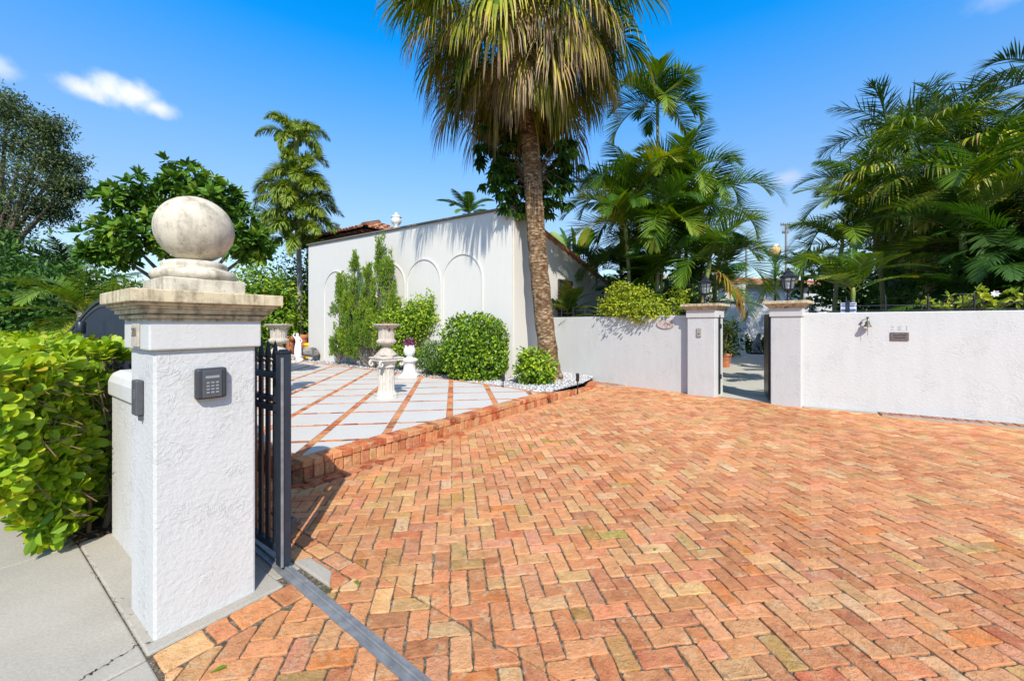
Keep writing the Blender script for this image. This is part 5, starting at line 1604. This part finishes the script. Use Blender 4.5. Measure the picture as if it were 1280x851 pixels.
# zamia behind the railing
P = WF(-7.3, .70, 1.80)
t = thing('cycad', 'dark green feathery cardboard plant behind the railing beside the palm trunk', 'plant', P); mb = MB()
for i in range(17): frond(mb, np.array(P), i * 2.4 + .3, R(random.uniform(15, 80)), random.uniform(1.0, 1.35), random.uniform(.7, 1.3), 15, .30, .085, random.uniform(.45, .9), .05, .25, .3, start=.2)
mb.build('foliage', M['darkpalm'], t)
# flowering shrub over the right wall
t = thing('gardenia', 'sparse bright green shrub with a white flower behind the arched railing', 'shrub', WR(2.1, .5, 0)); mb = MB(); sb = MB()
for i in range(34):
    c = WR(random.uniform(1.6, 2.75), random.uniform(.05, .45), random.uniform(1.76, 2.06)); n = 7
    d = nrm(runit(n) + np.array([0, 0, .4])); leaves(mb, np.array(c) + d * .01, d, nrm(runit(n) * .5 + np.array([-.5, -.5, .8])), rng.uniform(.08, .14, n), .045, rng.uniform(.3, .95, n))
    sb.tube([WR(2.1, .5, .9), (WR(2.1, .4, 1.5) + c) / 2, c], [.012, .008, .004], 4)
mb.build('foliage', M['lime'], t); sb.build('stem', M['twig'], t)
mb = MB(); c = WR(2.42, .06, 1.98); d = nrm(np.array([[math.cos(a), 0, math.sin(a)] for a in np.linspace(0, 5.4, 7)]) @ np.array([[WN, -WN, 0], [WN, WN, 0], [0, 0, 1]]) + np.array([-.3, -.3, 0]))
leaves(mb, np.repeat(np.array(c)[None], 7, 0), d, np.repeat(np.array([[-.7, -.7, .2]]), 7, 0), .055, .04, np.full(7, .5)); mb.build('flower', M['petal'], t)

# ------------------------------------------------------------------ the big sabal palm
pb = Vector((.98, 10.05, gz))
t = thing('fan_palm', 'big cabbage palm with a patchy brown trunk and a drooping skirt of fans', 'palm', pb)
path = [pb + Vector((.02, 0, -.1)), AT(687, 455, 10.05), AT(680, 400, 10.05), AT(674, 340, 10.0), AT(670, 290, 10.0), AT(667, 240, 9.95), AT(664, 190, 9.9), AT(658, 140, 9.9), AT(652, 90, 9.9), AT(648, 50, 9.9), AT(646, 0, 9.9)]
mb = MB(); fine = []
for a, b in zip(path, path[1:]):
    for k in range(6): fine.append(a.lerp(b, k / 6))
fine.append(path[-1]); nf = len(fine)
rad = [(.265 if i < 4 else .235) * (1.15 - .12 * min(1, i / 8)) * (1 + .04 * math.sin(i * 1.7) + .03 * math.sin(i * 4.1)) for i in range(nf)]
rad = [r_ * (1.0 - .12 * i / nf) for i, r_ in enumerate(rad)]
mb.tube(fine, rad, 20); mb.build('trunk', M['sabal_bark'], t)
top = path[-1]; bm_ = MB()
for i in range(60):   # old leaf bases under the crown
    k = i / 60; c = path[-2].lerp(top, k * .9); az = i * 2.4; d = Vector((math.cos(az), math.sin(az), .9)).normalized()
    bm_.bar(c + d * .18, c + d * .55, .07, .03)
bm_.build('leaf_base', M['twig'], t)
cb = MB(); db = MB()
o = np.array(AT(655, -6, 9.9)); nfan = 110
for i in range(nfan):
    k = i / nfan; az = i * 2.39996 + random.uniform(-.15, .15)
    el = R(78 - 132 * k ** .85 + random.uniform(-12, 12))
    lp = random.uniform(1.65, 2.25)
    fan(cb, o - np.array([0, 0, .25 * k]) , az, el, lp, random.uniform(1.5, 2.0), .40 + .25 * k, 46, random.uniform(.25, .75) + .75 * k, np.clip(random.gauss(.32 + .20 * k ** 1.3, .14), .08, .8), random.uniform(85, 122), 1.0, tip=.10 + .14 * k)
for i in range(56):
    az = i * 2.39996 + 1.0; el = R(random.uniform(-42, 6)); k = i / 56
    fan(db, o - np.array([0, 0, .1 + .65 * random.random()]), az, el, random.uniform(1.45, 2.35), random.uniform(1.3, 1.9), .55, 38, random.uniform(.6, 1.4), np.clip(random.gauss(.72, .14), .4, 1), random.uniform(60, 95), .75, tip=.16)
cb.build('crown', M['sabal'], t); db.build('hanging_fans', M['sabal'], t)
# broad-leaved climber round the upper trunk
ct = path[6]
t = thing('climbing_shrub', 'dark broad-leaved shrub growing round the upper trunk below the palm skirt', 'shrub', path[4]); mb = MB(); sb = MB()
for (x, y, Z_, rx, rz2, n_) in ((640, 185, 10.1, .95, .85, 60), (620, 210, 10.2, .55, .7, 34), (700, 200, 10.1, .6, .75, 40), (665, 240, 10.4, .7, .6, 34), (640, 250, 10.1, .45, .45, 22), (690, 245, 10.2, .5, .45, 20)):
    c = np.array(AT(x, y, Z_ + .25)); u = runit(n_)
    C = c + u * np.array([rx, .65, rz2]) * rng.random((n_, 1)) ** .4
    for q in C:
        m = 12; an = np.linspace(0, 6.28, m, endpoint=False) + rng.random(); d = nrm(np.stack([np.cos(an), np.sin(an), rng.uniform(-1.5, -.2, m)], 1))
        leaves(mb, np.repeat(q[None], m, 0), d, nrm(np.stack([np.cos(an) * .8, np.sin(an) * .8, np.full(m, .6)], 1)), rng.uniform(.20, .32, m), .085, np.clip(rng.normal(.35, .15) + rng.uniform(-.1, .15, m), 0, 1), curl=.2)
        if rng.random() < .6: sb.tube([AT(667, 235, 9.95), (AT(667, 205, 9.95) + Vector(q)) / 2, Vector(q)], [.02, .012, .006], 4, cap=False)
mb.build('foliage', M['broad'], t); sb.build('stem', M['twig'], t)

# ------------------------------------------------------------------ feather palms behind the left wall
def ground_under(v, dx=0, dy=0): return Vector((v.x + dx, v.y + dy, 0))
LEFT = [ # crown base pixel, depth, frond length, count, trunk lean, label
 (822, 150, 12.6, 1.75, 13, (.1, 0), 'tall areca palm with a bare green stem rising above its neighbours', (.055, .045), .55),
 (796, 262, 11.8, 2.3, 12, (.15, .1), 'areca palm with fronds arching left over the tiled roof edge', (.07, .05), .5),
 (852, 245, 12.4, 2.2, 12, (.0, .1), 'full areca palm in the middle of the clump behind the left wall', (.07, .05), .5),
 (783, 300, 11.0, 1.9, 10, (.2, 0), 'areca palm with a thin leaning yellow stem above the lime shrub', (.055, .045), .45),
 (826, 300, 10.8, 1.9, 10, (-.15, 0), 'areca palm with a ringed green stem above the lime shrub', (.075, .055), .5),
 (884, 345, 10.4, 1.9, 10, (-.1, 0), 'areca palm with a yellow crownshaft behind the left lantern', (.06, .05), .5),
 (858, 310, 11.6, 2.0, 9, (.1, .1), 'areca palm with spreading fronds left of the lantern', (.06, .05), .5),
 (776, 268, 12.8, 2.1, 12, (.1, .1), 'areca palm at the back of the clump, its fronds arching over the white building', (.07, .05), .5),
 (878, 275, 12.0, 2.2, 12, (.1, 0), 'areca palm whose long frond arches right towards the street lamp', (.07, .05), .5),
 (815, 330, 12.2, 2.0, 11, (.1, 0), 'shorter areca palm deep in the clump behind the lime shrub', (.07, .05), .4),
 (745, 345, 14.5, 1.9, 10, (0, 0), 'low dark palm between the tiled roof edge and the white building', (.07, .06), .3),
 (893, 372, 13.0, 1.6, 9, (0, 0), 'young palm in the courtyard behind the left gate pillar', (.06, .05), .3),
]
for i, (x, y, Z_, L, n, lean, lab, r_, sh) in enumerate(LEFT):
    tp = AT(x, y, Z_)
    dark = 'dark' in lab
    n += 4; L *= 1.08
    make_palm('areca_palm' if not dark else 'feather_palm', lab, ground_under(tp, random.uniform(-.35, .1), random.uniform(-.2, .2)), tp, L, n, 'darkpalm' if dark else 'areca', 'areca_stem', r_, sh, .74, .038, 40,
              (86, 22), (1.3, 2.4), (.22, .66), .62, .05, .2, lean, az0=i * 1.3, deads=1 if i in (1, 2, 5) else 0)
t = thing('areca_clump', 'mass of thin young areca stems and low fronds behind the lime shrub', 'palm', Vector((4.1, 11.6, 0))); mb = MB()
stems = []
for i in range(22):
    bx, by = random.uniform(2.8, 5.5), random.uniform(10.6, 13.0); h = random.uniform(1.2, 3.2); tpx = Vector((bx + random.uniform(-.4, .4), by + random.uniform(-.3, .3), h))
    s_ = MB(); s_.tube([Vector((bx, by, -.05)), tpx], [.035, .025], 7); s_.build('stem', M['areca_stem'], t)
    for k in range(6): frond(mb, np.array(tpx), random.uniform(0, 6.28), R(random.uniform(30, 80)), random.uniform(1.2, 1.9), random.uniform(.8, 1.5), 34, .5, .04, random.uniform(.1, .55), .06, .35, .5)
mb.build('foliage', M['areca'], t)

# ------------------------------------------------------------------ palms behind the right wall
RIGHT = [
 ('royal_palm', 1112, 192, 15.5, 3.1, 13, 'darkpalm', .8, 'dark plumed palm with the highest spiky crown right of the lantern', .75, .05),
 ('royal_palm', 1172, 172, 16.5, 2.8, 12, 'darkpalm', .8, 'dark plumed palm with stiff tips above the hanging fan palm', .7, .05),
 ('areca_palm', 1050, 325, 12.3, 2.2, 11, 'areca', .08, 'areca palm with a frond arching out to the left over the bell wall', .6, .042),
 ('areca_palm', 1092, 285, 12.0, 2.4, 12, 'areca', .08, 'areca palm with long fronds behind the notice sign', .62, .044),
 ('areca_palm', 1003, 352, 16.5, 1.9, 10, 'areca', .08, 'small areca palm just right of the right lantern', .55, .04),
 ('areca_palm', 1150, 270, 13.2, 2.4, 12, 'areca', .08, 'areca palm under the hanging fan palm', .6, .045),
 ('areca_palm', 1232, 255, 9.5, 2.4, 12, 'areca', .08, 'areca palm with dark arching fronds over the arched railing', .6, .045),
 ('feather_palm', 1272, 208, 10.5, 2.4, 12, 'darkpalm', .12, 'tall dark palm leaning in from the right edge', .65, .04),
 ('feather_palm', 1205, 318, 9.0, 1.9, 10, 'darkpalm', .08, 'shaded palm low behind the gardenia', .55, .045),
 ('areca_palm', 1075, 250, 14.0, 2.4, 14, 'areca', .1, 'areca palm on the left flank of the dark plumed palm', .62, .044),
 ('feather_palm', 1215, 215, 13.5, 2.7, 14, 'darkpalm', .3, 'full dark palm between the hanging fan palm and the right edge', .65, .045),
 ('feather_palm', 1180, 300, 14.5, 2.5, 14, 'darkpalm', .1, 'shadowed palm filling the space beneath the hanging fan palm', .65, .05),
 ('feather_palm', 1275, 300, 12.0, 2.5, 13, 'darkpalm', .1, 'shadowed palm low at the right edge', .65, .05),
 ('feather_palm', 1318, 118, 11.5, 2.8, 12, 'darkpalm', .15, 'tall palm whose fronds enter at the top right corner', .7, .042),
]
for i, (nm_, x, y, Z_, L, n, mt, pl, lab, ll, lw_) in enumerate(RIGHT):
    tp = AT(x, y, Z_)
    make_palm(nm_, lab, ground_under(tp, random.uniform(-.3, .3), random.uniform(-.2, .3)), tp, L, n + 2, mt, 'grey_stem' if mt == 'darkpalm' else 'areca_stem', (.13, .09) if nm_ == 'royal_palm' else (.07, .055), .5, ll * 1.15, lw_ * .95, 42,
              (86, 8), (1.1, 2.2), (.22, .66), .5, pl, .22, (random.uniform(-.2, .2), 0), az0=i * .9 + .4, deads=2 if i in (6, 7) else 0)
tp = AT(1160, 225, 11.4)
t = thing('fan_palm', 'fan palm with pale drooping leaves in the middle of the right-hand palms', 'palm', ground_under(tp))
mb = MB(); mb.tube(curve_pts(ground_under(tp), tp, (.15, 0)), list(np.linspace(.17, .14, 9)), 12); mb.build('trunk', M['sabal_bark'], t)
mb = MB()
for i in range(52):
    k = i / 52; fan(mb, np.array(tp), i * 2.4, R(80 - 120 * k + random.uniform(-8, 8)), random.uniform(1.1, 1.5), random.uniform(1.2, 1.5), .5 + .4 * k, 36, .5 + .9 * k, np.clip(random.gauss(.30 + .25 * k, .10), 0, .7), 112, 1.0)
mb.build('crown', M['sabal'], t)
# the bright young palm above the notice sign
tp = AT(1066, 372, 8.6)
make_palm('young_palm', 'bright young feather palm right above the notice sign', ground_under(tp), tp, 1.3, 12, 'areca', 'areca_stem', (.05, .04), .25, .42, .036, 30, (82, 34), (.6, 1.2), (.42, .60), .35, .03, .35, az0=1.0)
t = thing('areca_clump', 'crowd of slender palm stems in the shade behind the bell wall', 'palm', Vector((9.5, 9.5, 0))); mb = MB()
for i in range(34):
    tt_ = random.uniform(.7, 4.4); nn_ = random.uniform(3.2, 6.0); b = WF(tt_, nn_, -.05); h = random.uniform(1.6, 3.4); e_ = b + Vector((random.uniform(-.5, .5), random.uniform(-.4, .4), h))
    s_ = MB(); s_.tube([b, b.lerp(e_, .5), e_], [.05, .045, .035], 7); s_.build('stem', M['areca_stem'] if i % 2 else M['grey_stem'], t)
    for k in range(6): frond(mb, np.array(e_), random.uniform(0, 6.28), R(random.uniform(5, 80)), random.uniform(1.4, 2.1), random.uniform(.8, 1.7), 36, .5, .042, random.uniform(.05, .5), .06, .35, .5)
mb.build('foliage', M['areca'], t)

# ------------------------------------------------------------------ trees at the left and behind
Zt = 16.0
c = AT(5, 215, Zt)
make_tree('oak_tree', 'grey-green fine-leaved tree at the left edge of the sky', ground_under(c, -1.5), [(tuple(AT(x, y, Zt + dz)), (rx, rx, rz2)) for x, y, dz, rx, rz2 in ((-20, 190, 0, 1.7, 1.6), (30, 180, .3, 1.2, 1.1), (45, 225, -.3, 1.3, 1.0), (5, 265, 0, 1.5, .9), (-40, 240, .2, 1.8, 1.5), (10, 135, .1, .8, .7), (62, 262, .4, .7, .4), (75, 205, .2, .7, .5), (60, 165, -.2, .6, .6), (85, 235, 0, .5, .35), (-5, 300, 0, 1.2, .5))],
          M['oak'], .16, .055, .22, 85, 22, .40, (.1, .9), mode=0)
Z2 = 8.6
c = AT(225, 300, Z2)
make_tree('frangipani_tree', 'broad whorled-leaf tree behind the stone ball', ground_under(c, 0, .3), [(tuple(AT(x, y, Z2 + dz)), (rx, rx, rz2)) for x, y, dz, rx, rz2 in ((175, 250, 0, .62, .42), (240, 235, .2, .6, .45), (280, 255, 0, .5, .45), (160, 300, -.2, .75, .45), (220, 290, .3, .8, .6), (300, 300, .2, .55, .5), (320, 310, .4, .4, .35), (140, 315, 0, .5, .3))],
          M['broad'], .21, .10, .12, 44, 16, .25, (.4, .95), whorl=True)
tp = AT(371, 190, 17.5)
t = make_palm('foxtail_palm', 'tall palm with tiers of plumed drooping fronds beyond the house corner', ground_under(tp, .2), tp, 1.9, 13, 'foxtail', 'grey_stem', (.13, .08), .7, .42, .045, 110, (84, 15), (1.6, 2.6), (.45, .72), .3, 1.1, .7)
cb = MB()
for k in range(46):
    z = AT(371, 208 + 2.3 * k, 17.5).z; frond(cb, np.array((tp.x, tp.y, z)), k * 2.4, R(random.uniform(25, 60)), random.uniform(1.6, 2.2) * (.8 + .45 * k / 46), random.uniform(1.4, 2.3), 90, .55, .055, random.uniform(.40, .74), 1.1, .3, .6)
cb.build('lower_crown', M['foxtail'], t)
# leafy screen left of the house
for (lab, x, y, Z_, rx, rz2, n_, mt) in (('vine-like leafy shrub screen behind the pots left of the house', 345, 385, 17.5, 1.5, 1.7, 3000, 'ficus'), ('tall leafy shrub behind the urn beyond the gate pickets', 318, 375, 16.0, 1.3, 1.5, 2200, 'ficus'), ('dark leafy shrub beside the left corner of the house', 376, 370, 18.5, 1.2, 2.2, 2200, 'broad')):
    c = AT(x, y, Z_); make_shrub('tall_shrub', lab, 'shrub', (c.x, c.y, 0), [((c.x, c.y, c.z), (rx, rx * .8, rz2), n_), ((c.x + .3, c.y, c.z - 1.0), (rx, rx * .8, rz2 * .8), n_ // 2)], M[mt], .16, .09, (.2, .9), depth=.6, rough=.3)
tp = AT(104, 390, 7.9)
make_palm('date_palm', 'bright feathery young date palm behind the swept gate top', ground_under(tp), tp, 1.7, 16, 'areca', 'grey_stem', (.10, .09), 0, .40, .024, 60, (80, 12), (1.0, 1.8), (.50, .68), .4, .15, .3)
tp = AT(82, 350, 11.5)
make_palm('feather_palm', 'bluish dark feather palm with upright fronds behind the date palm', ground_under(tp), tp, 1.7, 11, 'darkpalm', 'grey_stem', (.11, .10), 0, .4, .028, 50, (85, 30), (.3, .9), (.1, .4), .4, .3, .2)
tp = AT(30, 355, 12.5)
make_palm('feather_palm', 'dark feather palm at the far left under the fine-leaved tree', ground_under(tp), tp, 2.0, 11, 'darkpalm', 'grey_stem', (.11, .10), 0, .45, .03, 46, (80, 10), (.6, 1.4), (.05, .35), .4, .2, .4)
k = 0
for (x, y, Z_, rx, rz2, n_, lab, mt) in ((10, 385, 10.0, 1.6, 1.5, 2600, 'dark leafy shrub mass at the far left edge', 'broad'), (75, 385, 9.5, 1.2, 1.1, 2000, 'dark leafy shrub behind the bollard light', 'broad'), (140, 390, 10.5, 1.1, 1.0, 1500, 'dark shrub behind the swept gate', 'broad'), (-60, 360, 9.0, 1.5, 1.8, 1500, 'dark tall shrub just outside the left edge', 'broad'), (30, 350, 13.5, 1.9, 1.2, 2200, 'shadowy tree-like shrub under the fine-leaved tree', 'broad')):
    c = AT(x, y, Z_); make_shrub('dense_shrub', lab, 'shrub', (c.x, c.y, 0), [((c.x, c.y, c.z), (rx, rx * .8, rz2), n_), ((c.x, c.y + .2, max(.6, c.z - rz2)), (rx * 1.1, rx * .8, max(.6, rz2 * .8)), n_ // 2)], M[mt], .15, .075, (.05, .6), depth=.6, rough=.3)
bl_ = thing('bollard_light', 'small dark bollard light with a white foot rising from behind the hedge', 'bollard light', PQ(.98, 7.3), local=True)
mb = MB(); mb.lathe([(.03, 0), (.03, 1.39)], 12); mb.build('post', M['whitepaint'], bl_)
mb = MB(); mb.lathe([(.045, 1.39), (.048, 1.42), (.05, 1.53), (.035, 1.545), (0, 1.55)], 12); mb.build('head', M['iron'], bl_)
# far palms and tree belt
tp = AT(587, 272, 22)
make_palm('feather_palm', 'palm top peeping over the roof parapet left of the big palm', ground_under(tp), tp, 2.0, 12, 'areca', 'grey_stem', (.15, .12), .3, .5, .06, 36, (80, 0), (.7, 1.4), (.3, .6))
tp = AT(715, 330, 24)
t = thing('banana_plant', 'banana-like plant with paddle leaves above the tiled roof edge', 'plant', ground_under(tp)); mb = MB()
for i in range(9):
    a = i * 2.4; d = nrm(np.array([[math.cos(a) * .6, math.sin(a) * .6, 1.0]])); leaves(mb, np.array([tp]), d, nrm(np.array([[-math.sin(a), math.cos(a), .3]])) , 2.3, .75, np.array([random.uniform(.3, .8)]), fold=.1, curl=.15, mode=2)
mb.build('foliage', M['ficus'], t); mb = MB(); mb.tube([ground_under(tp), tp], [.18, .12], 8); mb.build('stem', M['shaft'], t)
FAR = [(-34, 36, 5.0), (-27, 34, 4.2), (-20, 33, 4.6), (-14.5, 31, 4.0), (0, 36, 3.6), (5, 33, 3.2), (8.5, 31, 3.4), (30, 47, 3.4), (24, 30, 4.4), (29, 27, 5.5), (33, 22, 6.0), (24.5, 20, 5.6), (18, 15.5, 5.2), (25, 15, 6.2), (16.0, 16.8, 4.8), (20.5, 11.5, 6.0), (5.2, 16.2, 3.6), (15.8, 12.2, 4.6), (-24, 22, 3.4), (-19, 15, 3.0), (-28, 16, 4.0)]
side = ['far left', 'left', 'centre', 'right']
for i, (x, y, h) in enumerate(FAR):
    r_ = h * .62
    w_ = ('leftmost', 'second', 'third', 'fourth', 'fifth', 'sixth', 'seventh', 'eighth', 'ninth', 'tenth', 'eleventh', 'twelfth', 'thirteenth', 'fourteenth', 'fifteenth', 'sixteenth', 'seventeenth', 'eighteenth', 'nineteenth', 'twentieth', 'twenty-first')[sorted(range(len(FAR)), key=lambda j: FAR[j][0] / FAR[j][1]).index(i)]
    make_tree('broadleaf_tree', f'{w_} from the left of the dark trees closing the view', Vector((x, y, 0)), [((x, y, h * .55), (r_ * 1.2, r_, h * .4)), ((x + r_ * .6, y, h * .75), (r_ * .7, r_ * .7, h * .28)), ((x - r_ * .6, y + .5, h * .7), (r_ * .7, r_ * .7, h * .28)), ((x, y - r_ * .5, h * .3), (r_ * 1.2, r_ * .6, h * .28))],
              M['broad'], .34, .17, .16, 46, 15, .8, (.1, .6), mode=0, group='dark trees closing the view')
# courtyard planting
for (x, y, Z_, rx, rz2, n_, lab) in ((903, 425, 19, .9, .9, 700, 'dark leafy shrub at the foot of the white courtyard column'), (930, 435, 21.5, .5, .5, 300, 'low green shrub behind the grey courtyard statue'), (958, 440, 22, .6, .5, 300, 'low shrub along the grey courtyard wall')):
    c = AT(x, y, Z_); make_shrub('courtyard_shrub', lab, 'shrub', (c.x, c.y, 0), [((c.x, c.y, max(c.z, rz2 * .9)), (rx, rx * .7, rz2), n_)], M['broad'], .2, .10, (.1, .6), depth=.6, rough=.3)
tp = AT(890, 400, 13.5)
# fallen leaves
for (x, y, s_, lab) in ((447, 731, .055, 'green fallen leaf on the bricks near the gate track'), (262, 841, .06, 'long green fallen leaf on the bricks below the big pillar'), (818, 688, .04, 'small olive fallen leaf on the bricks in mid driveway'), (423, 657, .03, 'tiny dark fallen leaf on the bricks by the gate')):
    P = GP(x, y, .006); mb = MB(); a = random.uniform(0, 3)
    leaves(mb, np.array([P]), np.array([[math.cos(a), math.sin(a), .05]]), np.array([[0, .1, 1.0]]), s_, s_ * .5, np.array([.6]), mode=2, fold=.2); o_ = mb.build('fallen_leaf', M['ficus'], loc=tuple(P)); tag(o_, lab, 'leaf', 'leaves fallen on the driveway')

# litter under the hedge's end and in the joints
mb = MB(); n = 130
pp_ = np.concatenate([rng.uniform(.50, .70, 70), rng.normal(.527, .012, 60)]); qq = np.concatenate([rng.uniform(3.98, 4.5, 70), rng.uniform(1.4, 4.2, 60)])
P = np.array([tuple(PQ(a, b, .012)) for a, b in zip(pp_, qq)]); d = runit(n); d[:, 2] *= .15
leaves(mb, P, nrm(d), nrm(runit(n) * .3 + np.array([0, 0, 1.0])), np.concatenate([rng.uniform(.015, .06, 70), rng.uniform(.006, .022, 60)]), np.concatenate([rng.uniform(.01, .028, 70), rng.uniform(.004, .009, 60)]), rng.uniform(.6, 1, n))
M['litter'] = foliage('dry_leaf', [(0, (.05, .03, .015)), (.8, (.16, .10, .05)), (1, (.30, .22, .08))], .1)
tag(mb.build('leaf_litter', M['litter']), 'dry leaf litter scattered under the end of the hedge', 'litter', kind='stuff')
